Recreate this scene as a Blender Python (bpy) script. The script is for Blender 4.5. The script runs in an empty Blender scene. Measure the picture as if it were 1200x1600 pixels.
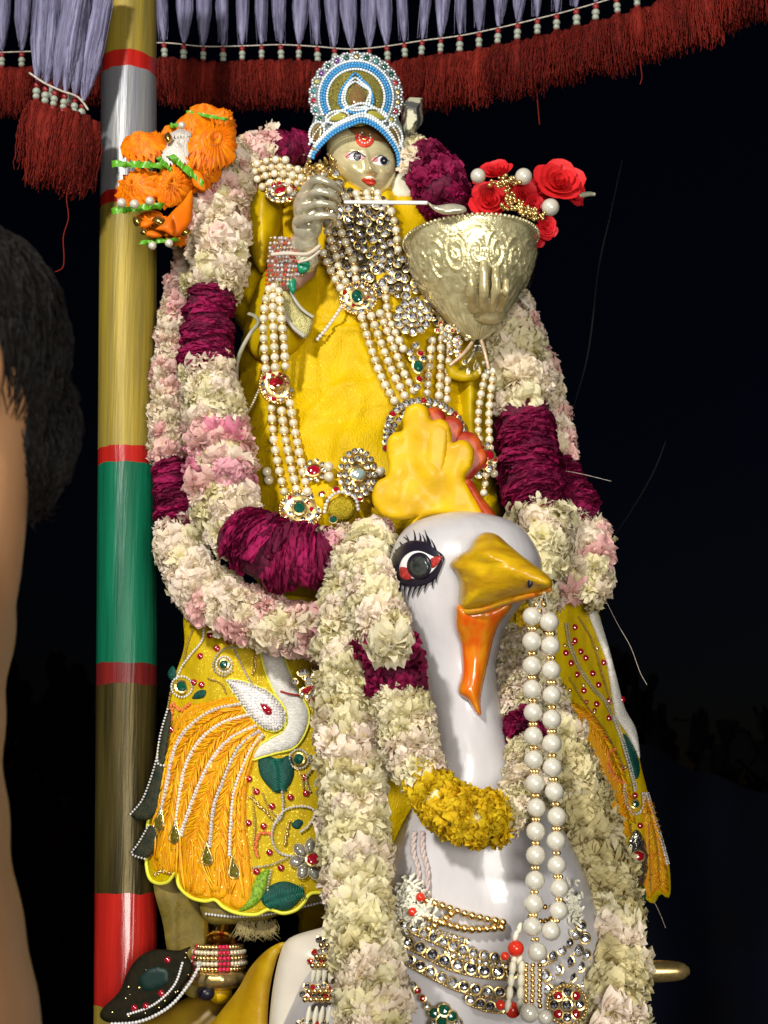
import bpy, math, random
import numpy as np
from mathutils import Vector, Matrix, Euler, noise
from mathutils.geometry import delaunay_2d_cdt
R = random.Random(7)
SC = bpy.context.scene
COL = SC.collection
rad = math.radians

# ------------------------------------------------------------------ camera, sky, lights, exposure
PITCH = rad(12.0); DIST = 2.4; ZC = 2.3; FOC = 2454.0
CAM = np.array([0.0, -DIST, ZC - DIST * math.tan(PITCH)])
cd = bpy.data.cameras.new('camera'); cam = bpy.data.objects.new('camera', cd); COL.objects.link(cam)
cam.location = CAM; cam.rotation_euler = (rad(90) + PITCH, 0, 0)
cd.sensor_fit = 'VERTICAL'; cd.sensor_height = 24; cd.lens = 24 * FOC / 1600
cd.clip_start = 0.05; cd.clip_end = 500
cd.dof.use_dof = True; cd.dof.focus_distance = 2.2; cd.dof.aperture_fstop = 7.0
SC.camera = cam

world = bpy.data.worlds.new('World'); SC.world = world; world.use_nodes = True
wn = world.node_tree; bg = wn.nodes['Background']
sky = wn.nodes.new('ShaderNodeTexSky'); sky.sky_type = 'NISHITA'; sky.sun_disc = False
sky.sun_elevation = rad(-3.0); sky.sun_rotation = rad(60); sky.air_density = 1.0; sky.dust_density = 0.3
tint = wn.nodes.new('ShaderNodeMix'); tint.data_type = 'RGBA'; tint.blend_type = 'MULTIPLY'
tint.inputs[0].default_value = 1.0; tint.inputs[7].default_value = (0.35, 0.5, 1.0, 1)
wn.links.new(sky.outputs[0], tint.inputs[6]); wn.links.new(tint.outputs[2], bg.inputs[0])
bg.inputs[1].default_value = 0.02

# faint night light from the sky's brighter side
sd = bpy.data.lights.new('moon', 'SUN'); sun = bpy.data.objects.new('moon', sd); COL.objects.link(sun)
sd.energy = 0.01; sd.angle = rad(2); sd.color = (.6, .75, 1.0); sun.rotation_euler = (rad(50), 0, rad(-60))
# the street floodlight, up to the left and behind the photographer: all the hard shadows fall from it
kd = bpy.data.lights.new('street_floodlight', 'SPOT'); key = bpy.data.objects.new('street_floodlight', kd); COL.objects.link(key)
kd.energy = 900; kd.shadow_soft_size = 0.2; kd.color = (1.0, 0.96, 0.9); kd.spot_size = rad(46); kd.spot_blend = .5
KD = Vector((0.44, 1.0, -0.46)).normalized(); key.location = Vector((0, 0, 2.35)) - KD * 4.6
key.rotation_euler = KD.to_track_quat('-Z', 'Y').to_euler()
# the LED floodlight whose grid of lamps glints on the swan's chest
fd = bpy.data.lights.new('floodlight', 'AREA'); fl = bpy.data.objects.new('floodlight', fd); COL.objects.link(fl)
fd.shape = 'RECTANGLE'; fd.size = 1.5; fd.size_y = 1.1; fd.energy = 130; fd.color = (1.0, 0.95, 0.87)
fl.location = (0.75, -4.2, 1.75)
fl.rotation_euler = (Vector((0, 0, 2.2)) - Vector(fl.location)).to_track_quat('-Z', 'Y').to_euler()
SC.view_settings.view_transform = 'Standard'; SC.view_settings.look = 'None'
SC.view_settings.exposure = 0.08; SC.view_settings.gamma = 1.0

# ------------------------------------------------------------------ geometry helpers
cp, sp_ = math.cos(PITCH), math.sin(PITCH)
def W(px, py, y):
    """photograph pixel -> the point of the place that lies on the vertical plane Y = y"""
    a = (px - 600) / FOC; b = (800 - py) / FOC
    d = np.array([a, cp - b * sp_, sp_ + b * cp])
    return CAM + d * ((y + DIST) / d[1])
def K(py, y):
    """metres per photograph pixel there"""
    b = (800 - py) / FOC
    return (y + DIST) / (cp - b * sp_) / FOC
def catmull(pts, n=8, closed=False):
    P = [np.array(p, float) for p in pts]; out = []
    m = len(P); rng = range(m if closed else m - 1)
    for i in rng:
        if closed: p0, p1, p2, p3 = P[(i - 1) % m], P[i], P[(i + 1) % m], P[(i + 2) % m]
        else: p0, p1, p2, p3 = P[max(i - 1, 0)], P[i], P[i + 1], P[min(i + 2, m - 1)]
        for k in range(n):
            t = k / n
            out.append(0.5 * ((2 * p1) + (-p0 + p2) * t + (2 * p0 - 5 * p1 + 4 * p2 - p3) * t * t + (-p0 + 3 * p1 - 3 * p2 + p3) * t ** 3))
    if not closed: out.append(P[-1])
    return out
def resample(pts, step):
    P = np.array(pts, float); d = np.linalg.norm(np.diff(P[:, :2] if P.shape[1] > 2 else P, axis=0), axis=1)
    s = np.concatenate([[0], np.cumsum(d)]); n = max(2, int(round(s[-1] / step)) + 1)
    t = np.linspace(0, s[-1], n)
    return np.stack([np.interp(t, s, P[:, k]) for k in range(P.shape[1])], 1)
def resample3(pts, step):
    P = np.array(pts, float); d = np.linalg.norm(np.diff(P[:, :3], axis=0), axis=1)
    s = np.concatenate([[0], np.cumsum(d)]); n = max(2, int(round(s[-1] / step)) + 1)
    t = np.linspace(0, s[-1], n)
    return np.stack([np.interp(t, s, P[:, k]) for k in range(P.shape[1])], 1)

class MB:
    def __init__(s): s.v = []; s.f = []; s.m = []; s.uv = []
    def add(s, verts, faces, mi=0, uv=None):
        o = len(s.v); s.v.extend([tuple(map(float, p)) for p in verts]); s.f.extend([tuple(i + o for i in f) for f in faces]); s.m.extend([mi] * len(faces))
        s.uv.extend(uv if uv is not None else [(0.5, 0.5)] * len(verts))
    def mesh(s, name, mats, smooth=True, off=(0, 0, 0)):
        me = bpy.data.meshes.new(name)
        o = np.array(off); v = (np.array(s.v) - o).tolist() if s.v else []
        me.from_pydata(v, [], s.f)
        for m in mats: me.materials.append(m)
        me.polygons.foreach_set('material_index', s.m)
        me.polygons.foreach_set('use_smooth', [smooth] * len(s.f))
        ul = me.uv_layers.new(name='UVMap'); li = np.zeros(len(me.loops), int); me.loops.foreach_get('vertex_index', li)
        ul.data.foreach_set('uv', np.array(s.uv, float)[li].ravel()); me.update()
        return me

def prop(o, label=None, cat=None, group=None, kind=None):
    if label: o['label'] = label
    if cat: o['category'] = cat
    if group: o['group'] = group
    if kind: o['kind'] = kind
    return o
def thing(name, loc, label, cat, group=None):
    o = bpy.data.objects.new(name, None); COL.objects.link(o); o.location = loc
    o.empty_display_size = 0.05
    return prop(o, label, cat, group)
def wloc(o):
    L = np.array(o.location)
    while o.parent: o = o.parent; L = L + np.array(o.location)
    return L
def build(mb, name, mats, parent=None, smooth=True, label=None, cat=None, group=None, kind=None):
    if not isinstance(mats, (list, tuple)): mats = [mats]
    V = np.array(mb.v)
    if parent is not None: off = wloc(parent)
    else: off = np.array([V[:, 0].mean(), V[:, 1].mean(), V[:, 2].min()])
    o = bpy.data.objects.new(name, mb.mesh(name, mats, smooth, off)); COL.objects.link(o)
    if parent is not None: o.parent = parent
    else: o.location = off
    return prop(o, label, cat, group, kind)
def inst(name, me, parent, M, label=None):
    o = bpy.data.objects.new(name, me); COL.objects.link(o); o.parent = parent
    o.matrix_basis = Matrix.Translation(-Vector(wloc(parent))) @ M
    if label: o['label'] = label
    return o
def frame(z, x=None):
    z = Vector(z).normalized(); x = Vector(x) if x is not None else Vector((0.3, 0.2, 0.9))
    y = z.cross(x)
    if y.length < 1e-4: y = z.cross(Vector((1, 0, 0)))
    y.normalize(); x = y.cross(z)
    return Matrix((x, y, z)).transposed().to_4x4()
def TRS(loc, rot, s):
    S = Matrix.Diagonal((s, s, s, 1)) if not isinstance(s, (tuple, list)) else Matrix.Diagonal((*s, 1))
    return Matrix.Translation(Vector(loc)) @ rot @ S

def tube(mb, P, rr, seg=10, mi=0, squash=None, closed=False, rough=0.0):
    P = np.array([p[:3] for p in P], float); n = len(P)
    rr = np.ones(n) * rr if np.isscalar(rr) else np.array(rr, float)
    T = np.gradient(P, axis=0); T /= np.linalg.norm(T, axis=1)[:, None] + 1e-12
    up = np.array([0, -1.0, 0.01]);
    if abs(T[0] @ up) > 0.9: up = np.array([1.0, 0, 0])
    vs = []; uv = []; N = up - T[0] * (T[0] @ up); N /= np.linalg.norm(N)
    L = 0
    for i in range(n):
        if i: L += np.linalg.norm(P[i] - P[i - 1])
        N = N - T[i] * (T[i] @ N); N /= np.linalg.norm(N) + 1e-12; B = np.cross(T[i], N)
        for k in range(seg):
            a = 2 * math.pi * k / seg; s1, s2 = (1, 1) if squash is None else squash
            r = rr[i] * (1 + (R.uniform(-rough, rough) if rough else 0))
            vs.append(P[i] + N * math.cos(a) * r * s1 + B * math.sin(a) * r * s2); uv.append((k / seg, L))
    fs = [(i * seg + k, i * seg + (k + 1) % seg, (i + 1) * seg + (k + 1) % seg, (i + 1) * seg + k) for i in range(n - 1) for k in range(seg)]
    vs += [P[0], P[-1]]; uv += [(0, 0), (0, L)]; a, b = n * seg, n * seg + 1
    fs += [(a, (k + 1) % seg, k) for k in range(seg)] + [(b, (n - 1) * seg + k, (n - 1) * seg + (k + 1) % seg) for k in range(seg)]
    mb.add(vs, fs, mi, uv)
def ptube(mb, pts, rpx, y=None, seg=8, n=6, mi=0, **kw):
    """tube along pixel points (px, py, y)"""
    C = catmull([tuple(p) if len(p) > 2 else (p[0], p[1], y) for p in pts], n)
    P = [W(*c[:3]) for c in C]; 
    rr = [K(c[1], c[2]) * (rpx if np.isscalar(rpx) else np.interp(i / (len(C) - 1), np.linspace(0, 1, len(rpx)), rpx)) for i, c in enumerate(C)]
    tube(mb, P, rr, seg, mi, **kw); return P
def ico(level=1):
    t = (1 + 5 ** .5) / 2
    v = [(-1, t, 0), (1, t, 0), (-1, -t, 0), (1, -t, 0), (0, -1, t), (0, 1, t), (0, -1, -t), (0, 1, -t), (t, 0, -1), (t, 0, 1), (-t, 0, -1), (-t, 0, 1)]
    v = [np.array(p) / np.linalg.norm(p) for p in v]
    f = [(0, 11, 5), (0, 5, 1), (0, 1, 7), (0, 7, 10), (0, 10, 11), (1, 5, 9), (5, 11, 4), (11, 10, 2), (10, 7, 6), (7, 1, 8), (3, 9, 4), (3, 4, 2), (3, 2, 6), (3, 6, 8), (3, 8, 9), (4, 9, 5), (2, 4, 11), (6, 2, 10), (8, 6, 7), (9, 8, 1)]
    for _ in range(level):
        c = {}; nf = []
        def mid(a, b):
            k = (min(a, b), max(a, b))
            if k not in c: p = v[a] + v[b]; v.append(p / np.linalg.norm(p)); c[k] = len(v) - 1
            return c[k]
        for a, b, d in f:
            x, y_, z = mid(a, b), mid(b, d), mid(d, a); nf += [(a, x, z), (b, y_, x), (d, z, y_), (x, y_, z)]
        f = nf
    return np.array(v), f
ICO = {k: ico(k) for k in (0, 1, 2, 3)}
def ball(mb, c, r, lvl=1, mi=0, M=None):
    V, F = ICO[lvl]; r = np.array(r if not np.isscalar(r) else (r, r, r)); V = V * r
    if M is not None: V = V @ np.array(M.to_3x3()).T
    mb.add(V + np.array(c), F, mi)
def ballmesh(name, m, lvl=2, smooth=True, sc=(1, 1, 1)):
    mb = MB(); ball(mb, (0, 0, 0), sc, lvl); return mb.mesh(name, [m], smooth)
def poly_dist(P, poly):
    A = np.array(poly, float); B = np.roll(A, -1, 0); best = np.full(len(P), 1e9)
    for a, b in zip(A, B):
        ab = b - a; t = np.clip(((P - a) @ ab) / (ab @ ab + 1e-9), 0, 1)
        best = np.minimum(best, np.linalg.norm(P - (a + t[:, None] * ab), axis=1))
    return best
def inside(P, poly):
    A = np.array(poly, float); r = np.zeros(len(P), bool); j = len(A) - 1
    for i in range(len(A)):
        c = ((A[i, 1] > P[:, 1]) != (A[j, 1] > P[:, 1])) & (P[:, 0] < (A[j, 0] - A[i, 0]) * (P[:, 1] - A[i, 1]) / (A[j, 1] - A[i, 1] + 1e-12) + A[i, 0])
        r ^= c; j = i
    return r
def patch(mb, outline, yfun, thick=0.003, step=8, bulge=0.0, rd=20, mi=0, smoothing=6, bump=None, back_bulge=0):
    """a solid sheet over a pixel outline: front at yfun(px, py) minus a rounded bulge, thick behind it"""
    ol = catmull([tuple(p[:2]) for p in outline], smoothing, True) if smoothing else [np.array(p[:2], float) for p in outline]
    ol = resample(ol + [ol[0]], step)[:-1]
    x0, y0 = ol.min(0); x1, y1 = ol.max(0)
    gx, gy = np.meshgrid(np.arange(x0 + step / 2, x1, step), np.arange(y0 + step / 2, y1, step)); G = np.stack([gx.ravel(), gy.ravel()], 1)
    G[:, 0] += (np.floor((G[:, 1] - y0) / step) % 2) * step * .5
    G = G[inside(G, ol)]
    if len(G): G = G[poly_dist(G, ol) > step * .45]
    if bulge and len(G):
        pass
    P = np.concatenate([ol, G]) if len(G) else ol
    n = len(ol)
    res = delaunay_2d_cdt([Vector(p) for p in P], [], [list(range(n))], 1, 1e-5)
    P2 = np.array([tuple(v) for v in res[0]]); F = [tuple(f) for f in res[2]]
    d = poly_dist(P2, ol); h = bulge * np.sqrt(np.clip(1 - (1 - np.clip(d / rd, 0, 1)) ** 2, 0, 1))
    hb = back_bulge * np.sqrt(np.clip(1 - (1 - np.clip(d / rd, 0, 1)) ** 2, 0, 1))
    ys = np.array([yfun(*p) for p in P2]) if callable(yfun) else np.full(len(P2), float(yfun))
    ex = np.array([bump(*p) for p in P2]) if bump else 0
    A = [W(p[0], p[1], y) for p, y in zip(P2, ys - h - ex)]; Bk = [W(p[0], p[1], y) for p, y in zip(P2, ys + thick + hb)]
    m = len(P2); uv = [(p[0] / 100, p[1] / 100) for p in P2]
    def orient(f):
        a, b, c = (P2[i] for i in f[:3]); return (b[0] - a[0]) * (c[1] - a[1]) - (b[1] - a[1]) * (c[0] - a[0])
    FF = []; edges = {}
    for f in F:
        if orient(f) > 0: f = f[::-1]
        FF.append(f)
        for i in range(len(f)):
            a, b = f[i], f[(i + 1) % len(f)]; edges[(a, b)] = 1
    fs = list(FF) + [tuple(i + m for i in f[::-1]) for f in FF]
    for (a, b) in edges:
        if (b, a) not in edges: fs.append((b, a, a + m, b + m))
    mb.add(A + Bk, fs, mi, uv + uv)
    return mb
def nz(x, y, z=0.0): return noise.noise(Vector((x, y, z)))
def loft(mb, secs, seg=40, n=6, mi=0, bump=None, cap=True):
    """rings: (py, cx px, half-width px, centre depth, half depth)"""
    S = catmull(secs, n); vs = []; uv = []
    for py, cx, hw, yc, hd in S:
        for k in range(seg):
            a = 2 * math.pi * k / seg
            y = yc - hd * math.cos(a); c = W(cx, py, yc); x = c[0] + K(py, yc) * hw * math.sin(a)
            p = np.array([x, y, c[2]])
            if bump: p = p + bump(cx + hw * math.sin(a), py, a) * np.array([math.sin(a), -math.cos(a), 0])
            vs.append(p); uv.append(((cx + hw * math.sin(a)) / 100, py / 100))
    m = len(S)
    fs = [(i * seg + k, (i + 1) * seg + k, (i + 1) * seg + (k + 1) % seg, i * seg + (k + 1) % seg) for i in range(m - 1) for k in range(seg)]
    if cap: fs += [tuple(range(seg)), tuple(range((m - 1) * seg, m * seg))[::-1]]
    mb.add(vs, fs, mi, uv)
def loft_y(secs, n=6):
    S = np.array(catmull(secs, n)); o = np.argsort(S[:, 0]); S = S[o]
    def f(px, py):
        # rings lie level in the place, so a pixel's row meets the front of a ring a little lower: solve by two steps
        yq = py; 
        for _ in range(4):
            cx, hw, yc, hd = (np.interp(yq, S[:, 0], S[:, k]) for k in (1, 2, 3, 4))
            u = (px - cx) / max(hw, 1e-6); y = yc - hd * math.sqrt(max(0.0, 1 - min(u * u, 1)))
            z = W(px, py, y)[2]
            b = (z - CAM[2]) / (yc + DIST); t = math.atan(b) - PITCH; yq = 800 - FOC * math.tan(t)
        return y
    return f

# ------------------------------------------------------------------ materials
def mat(name, c1, c2=None, ns=30, rough=.5, metal=0, bump=0, bs=80, stretch=(1, 1, 1), rnd=None, coat=0, sheen=0, transl=0, ramp=(.35, .65), uvgrad=None, trans=0, spec=.32, det=3, coord='Object', c3=None, aniso_wave=None, flake=None):
    m = bpy.data.materials.new(name); m.use_nodes = True; nt = m.node_tree; N = nt.nodes; L = nt.links
    b = N['Principled BSDF']; out = N['Material Output']
    def new(t, **k):
        n = N.new(t)
        for a, v in k.items(): setattr(n, a, v)
        return n
    b.inputs['Roughness'].default_value = rough; b.inputs['Metallic'].default_value = metal
    b.inputs['Specular IOR Level'].default_value = spec
    if coat: b.inputs['Coat Weight'].default_value = coat; b.inputs['Coat Roughness'].default_value = .08
    if sheen: b.inputs['Sheen Weight'].default_value = sheen; b.inputs['Sheen Roughness'].default_value = .4; b.inputs['Sheen Tint'].default_value = (*c1, 1)
    if trans: b.inputs['Transmission Weight'].default_value = trans; b.inputs['IOR'].default_value = 1.5
    tc = new('ShaderNodeTexCoord'); mp = new('ShaderNodeMapping'); mp.inputs['Scale'].default_value = stretch
    L.new(tc.outputs[coord], mp.inputs[0])
    def mix(fac, a, bb, blend='MIX'):
        x = new('ShaderNodeMix', data_type='RGBA', blend_type=blend)
        for sock, val in ((x.inputs[0], fac), (x.inputs[6], a), (x.inputs[7], bb)):
            if hasattr(val, 'links') or isinstance(val, bpy.types.NodeSocket): L.new(val, sock)
            elif isinstance(val, (int, float)): sock.default_value = val
            else: sock.default_value = (*val, 1)
        return x.outputs[2]
    col = None
    if c2 is not None:
        nn = new('ShaderNodeTexNoise'); nn.inputs['Scale'].default_value = ns; nn.inputs['Detail'].default_value = det; L.new(mp.outputs[0], nn.inputs[0])
        rp = new('ShaderNodeMapRange'); rp.inputs[1].default_value = ramp[0]; rp.inputs[2].default_value = ramp[1]; L.new(nn.outputs[0], rp.inputs[0])
        col = mix(rp.outputs[0], c1, c2)
    if rnd is not None:
        oi = new('ShaderNodeObjectInfo'); col = mix(oi.outputs['Random'], col if col is not None else c1, rnd) if len(rnd) == 3 else col
    if uvgrad is not None:
        us = new('ShaderNodeSeparateXYZ'); L.new(tc.outputs['UV'], us.inputs[0])
        r2 = new('ShaderNodeMapRange'); r2.inputs[1].default_value = uvgrad[1]; r2.inputs[2].default_value = uvgrad[2]; L.new(us.outputs[1], r2.inputs[0])
        col = mix(r2.outputs[0], uvgrad[0], col if col is not None else c1)
    if flake is not None:
        vo = new('ShaderNodeTexVoronoi'); vo.inputs['Scale'].default_value = flake[1]; L.new(tc.outputs[coord], vo.inputs[0])
        cc = new('ShaderNodeSeparateColor'); L.new(vo.outputs['Color'], cc.inputs[0])
        gt = new('ShaderNodeMath', operation='GREATER_THAN'); gt.inputs[1].default_value = flake[2]; L.new(cc.outputs[0], gt.inputs[0])
        col = mix(gt.outputs[0], col if col is not None else c1, flake[0])
        L.new(gt.outputs[0], b.inputs['Metallic'])
    if col is None: b.inputs['Base Color'].default_value = (*c1, 1)
    else: L.new(col, b.inputs['Base Color'])
    if bump:
        bn = new('ShaderNodeTexNoise'); bn.inputs['Scale'].default_value = bs; bn.inputs['Detail'].default_value = 3; L.new(mp.outputs[0], bn.inputs[0])
        bb = new('ShaderNodeBump'); bb.inputs['Strength'].default_value = min(1, bump); bb.inputs['Distance'].default_value = 0.002 * max(1, bump); L.new(bn.outputs[0], bb.inputs['Height']); L.new(bb.outputs[0], b.inputs['Normal'])
    if transl:
        tr = new('ShaderNodeBsdfTranslucent'); ms = new('ShaderNodeMixShader'); ms.inputs[0].default_value = transl
        if col is None: tr.inputs[0].default_value = (*c1, 1)
        else: L.new(col, tr.inputs[0])
        L.new(b.outputs[0], ms.inputs[1]); L.new(tr.outputs[0], ms.inputs[2]); L.new(ms.outputs[0], out.inputs[0])
    return m
GOLD = mat('gold', (.75, .58, .26), (.6, .42, .14), 200, rough=.28, metal=.85)
GOLDR = mat('gold_beads', (.8, .58, .25), rough=.32, metal=1)
SILVER = mat('silver', (.68, .64, .48), (.46, .42, .29), 60, rough=.26, metal=.48, coat=.7, bump=.5, bs=60)
SILVERG = mat('gilded_silver', (.84, .78, .5), (.6, .54, .3), 90, rough=.27, metal=.5, coat=.7, bump=.9, bs=190)
BRASS = mat('brass_face', (.8, .7, .4), (.62, .54, .29), 35, rough=.25, metal=.42, coat=.5, bump=.1, bs=90)
CRYS = mat('crystal', (.82, .82, .82), (.4, .4, .42), 260, rough=.14, metal=.2, coat=1, rnd=(.88, .86, .84))
CRYSD = mat('dark_crystal', (.1, .1, .13), (.4, .4, .44), 200, rough=.1, metal=.4, coat=1, rnd=(.3, .3, .32))
RUBY = mat('ruby', (.42, .006, .02), (.2, .003, .01), 300, rough=.08, coat=1, spec=.8)
EMER = mat('emerald', (.006, .1, .055), (.003, .04, .03), 300, rough=.06, coat=1, spec=.8)
AQUA = mat('aqua_stone', (.2, .42, .4), (.6, .65, .6), 300, rough=.06, coat=1, metal=.3)
PEARL = mat('pearl', (.66, .59, .4), (.5, .44, .27), 1.2, rough=.22, coat=.6, spec=.5, metal=.15, rnd=(.76, .7, .54))
PEARLW = mat('white_pearl', (.66, .63, .54), (.52, .49, .4), 30, rough=.22, coat=.6, metal=.15, spec=.5)
BLUE = mat('blue_beads', (.05, .3, .62), rough=.2, coat=.6)
WBEAD = mat('white_seed_beads', (.72, .78, .8), rough=.25, coat=.5)
ROBE = mat('yellow_silk', (.66, .44, .001), (.5, .32, .001), 14, rough=.5, bump=.9, bs=320, stretch=(1, 1, .5), spec=.14, flake=((.65, .46, .03), 1100, .975))
ROBE2 = mat('yellow_cloth_glossy', (.5, .35, .001), (.38, .25, .001), 25, rough=.4, spec=.2, bump=.2, bs=120)
SKIRT = mat('yellow_brocade', (.56, .4, .001), (.42, .29, .001), 60, rough=.4, bump=.5, bs=1100, stretch=(1, 1, .35), spec=.15, flake=((.8, .6, .08), 800, .95))
ORTH = mat('orange_thread', (.76, .38, .003), (.68, .26, .002), 260, spec=.2, rough=.4, bump=1.0, bs=500, stretch=(1.6, 1.6, .22), flake=((1, .75, .2), 420, .975))
WTH = mat('white_satin_thread', (.88, .86, .8), (.66, .63, .56), 500, rough=.35, bump=1.0, bs=700, stretch=(.35, .35, 1.5))
CORD = mat('yellow_cord', (.7, .68, .05), rough=.4)
GTH = mat('green_thread', (.003, .085, .06), (.002, .04, .03), 500, rough=.4, bump=.8, bs=700)
LTH = mat('light_green_thread', (.3, .5, .03), (.08, .2, .01), 300, rough=.45, bump=.8, bs=500)
CORAL = mat('coral_thread', (.85, .25, .08), (.6, .12, .03), 500, rough=.5, bump=.6, bs=900)
SWAN = mat('white_enamel', (.52, .505, .52), (.42, .405, .41), 9, rough=.33, bump=.6, bs=30, coat=.35, det=8, stretch=(1.5, 1.5, .5))
COMB = mat('yellow_enamel', (.66, .415, .001), (.52, .3, .001), 22, rough=.5, bump=.8, bs=45, spec=.25, coat=.06)
BEAK = mat('beak_enamel', (.56, .35, .006), (.38, .2, .004), 26, rough=.34, bump=.6, bs=60, coat=.2, stretch=(1, 1, 2.5))
WATT = mat('orange_enamel', (.6, .085, .004), (.56, .2, .008), 30, rough=.22, bump=.35, bs=70, coat=.5, stretch=(2, 2, .5))
COMBR = mat('red_enamel', (.24, .01, .008), (.45, .08, .012), 40, rough=.45, spec=.2, coat=.05, bump=.2, bs=60)
BLACK = mat('black_enamel', (.012, .01, .018), rough=.3)
EYEW = mat('eye_white', (.75, .73, .72), rough=.25)
EYER = mat('eye_red', (.26, .012, .012), (.4, .05, .04), 200, rough=.3)
IRIS = mat('eye_iris', (.015, .02, .018), (.05, .055, .05), 120, rough=.25, coat=.3)
PINKM = mat('pink_enamel', (.8, .28, .3), rough=.3)
LIPM = mat('red_lip', (.5, .04, .02), rough=.3)
STRING = mat('cotton_string', (.55, .5, .42), (.35, .3, .25), 200, rough=.8)
CORE = mat('petal_core', (.62, .56, .32), (.4, .38, .16), 90, rough=.8); COREM = mat('magenta_core', (.12, .005, .03), (.05, .002, .015), 150, rough=.8)
LAV = mat('lavender_thread', (.24, .23, .36), (.09, .085, .15), 160, rough=.7, bump=1.2, bs=420, stretch=(1, 1, .06), sheen=.3)  # lavender darkened in colour for the shade under the canopy
MAR = mat('maroon_thread', (.13, .011, .007), (.05, .005, .004), 160, rough=.85, spec=.1, rnd=(.17, .015, .009))  # maroon darkened in colour because the back of the canopy is in shade
MBEAD = mat('maroon_bead', (.2, .015, .015), rough=.4)
PBEAD = mat('pale_bead', (.36, .38, .3), (.22, .26, .22), 200, rough=.4)
OSAT = mat('orange_satin', (.86, .25, .003), (.7, .13, .002), 3, rough=.45, transl=.12, spec=.2)
WSAT = mat('white_satin', (.6, .56, .5), rough=.35, transl=.1)
GSAT = mat('green_satin', (.14, .42, .02), (.06, .25, .01), 60, rough=.33, transl=.08)
REDF = mat('red_foam', (.75, .022, .02), (.55, .012, .012), 60, rough=.6, rnd=(.6, .015, .03), transl=.1)
def flowermat(name, a, b, base, **k): return mat(name, a, rnd=b, uvgrad=(base, 0.0, 0.55), rough=.55, transl=.3, bump=.5, bs=260, c2=tuple(x * .86 for x in a), ns=60, **k)
FW = {'white': flowermat('cream_petals', (.96, .84, .6), (.97, .84, .72), (.92, .82, .4)),
      'pink': flowermat('pink_petals', (.95, .55, .53), (.96, .72, .62), (.95, .72, .52)),
      'hot': flowermat('bright_pink_petals', (.88, .26, .42), (.88, .5, .55), (.85, .6, .5)),
      'ivory': flowermat('ivory_petals', (.9, .82, .48), (.93, .86, .62), (.78, .7, .2)),
      'dry': flowermat('dried_petals', (.68, .58, .27), (.84, .75, .44), (.5, .38, .12)),
      'yellow': flowermat('marigold_petals', (.86, .64, .01), (.84, .54, .008), (.72, .45, .01)),
      'rose': flowermat('magenta_rose_petals', (.36, .007, .085), (.12, .005, .035), (.06, .003, .018)),
      'roseb': flowermat('bright_rose_petals', (.48, .01, .12), (.24, .007, .06), (.1, .004, .025))}
GREENL = mat('leaf_green', (.05, .12, .02), (.1, .18, .03), 60, rough=.5)

# ------------------------------------------------------------------ flower meshes
def petal(mb, L, w, el, az, r0, z0, crink, rn, nu=4, nv=4, frill=.13, curl=0.5, mi=0):
    vs = []; uv = []; ph = rn.uniform(0, 9); d = np.array([math.cos(az), math.sin(az), 0]); s = np.array([-d[1], d[0], 0])
    for j in range(nv + 1):
        t = j / nv; ang = el - curl * t; ww = w * (math.sin(math.pi * (.14 + .70 * t)) ** .55)
        c = d * (r0 + L * t * math.cos(ang)) + np.array([0, 0, z0 + L * t * math.sin(ang)])
        for i in range(nu + 1):
            u = i / nu * 2 - 1
            k = crink * 1.15 * t * math.sin(u * 4.2 + ph + t * 2) + crink * .3 * t * rn.uniform(-1, 1)
            e = frill * L * t * rn.uniform(-.5, .5) if j == nv else 0
            vs.append(c + s * u * ww * .5 + np.array([0, 0, 1]) * (k + .12 * w * u * u) + d * (e - .18 * L * u * u * t)); uv.append((u * .5 + .5, t))
    fs = [(j * (nu + 1) + i, j * (nu + 1) + i + 1, (j + 1) * (nu + 1) + i + 1, (j + 1) * (nu + 1) + i) for j in range(nv) for i in range(nu)]
    mb.add(vs, fs, mi, uv)
def fluffy(name, m, seed, wide=1.0):
    rn = random.Random(seed); mb = MB()
    for (n, L, w, el, z) in ((8, .95, .98 * wide, .1, 0), (7, .86, .92 * wide, .42, .1), (6, .7, .8 * wide, .8, .18), (4, .5, .62 * wide, 1.2, .24)):
        for k in range(n): petal(mb, L * rn.uniform(.8, 1.1), w, el + rn.uniform(-.2, .2), 2 * math.pi * (k + rn.uniform(-.3, .3)) / n, .08, z, .16, rn)
    return mb.mesh(name, [m])
def spiky(name, m, seed):
    rn = random.Random(seed); mb = MB()
    for (n, L, w, el, z) in ((12, 1.0, .42, .1, 0), (11, .9, .38, .5, .08), (8, .7, .34, .9, .12)):
        for k in range(n): petal(mb, L * rn.uniform(.75, 1.1), w, el + rn.uniform(-.25, .25), 2 * math.pi * (k + rn.uniform(-.4, .4)) / n, .06, z, .07, rn, nu=2, nv=3)
    return mb.mesh(name, [m])
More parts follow.
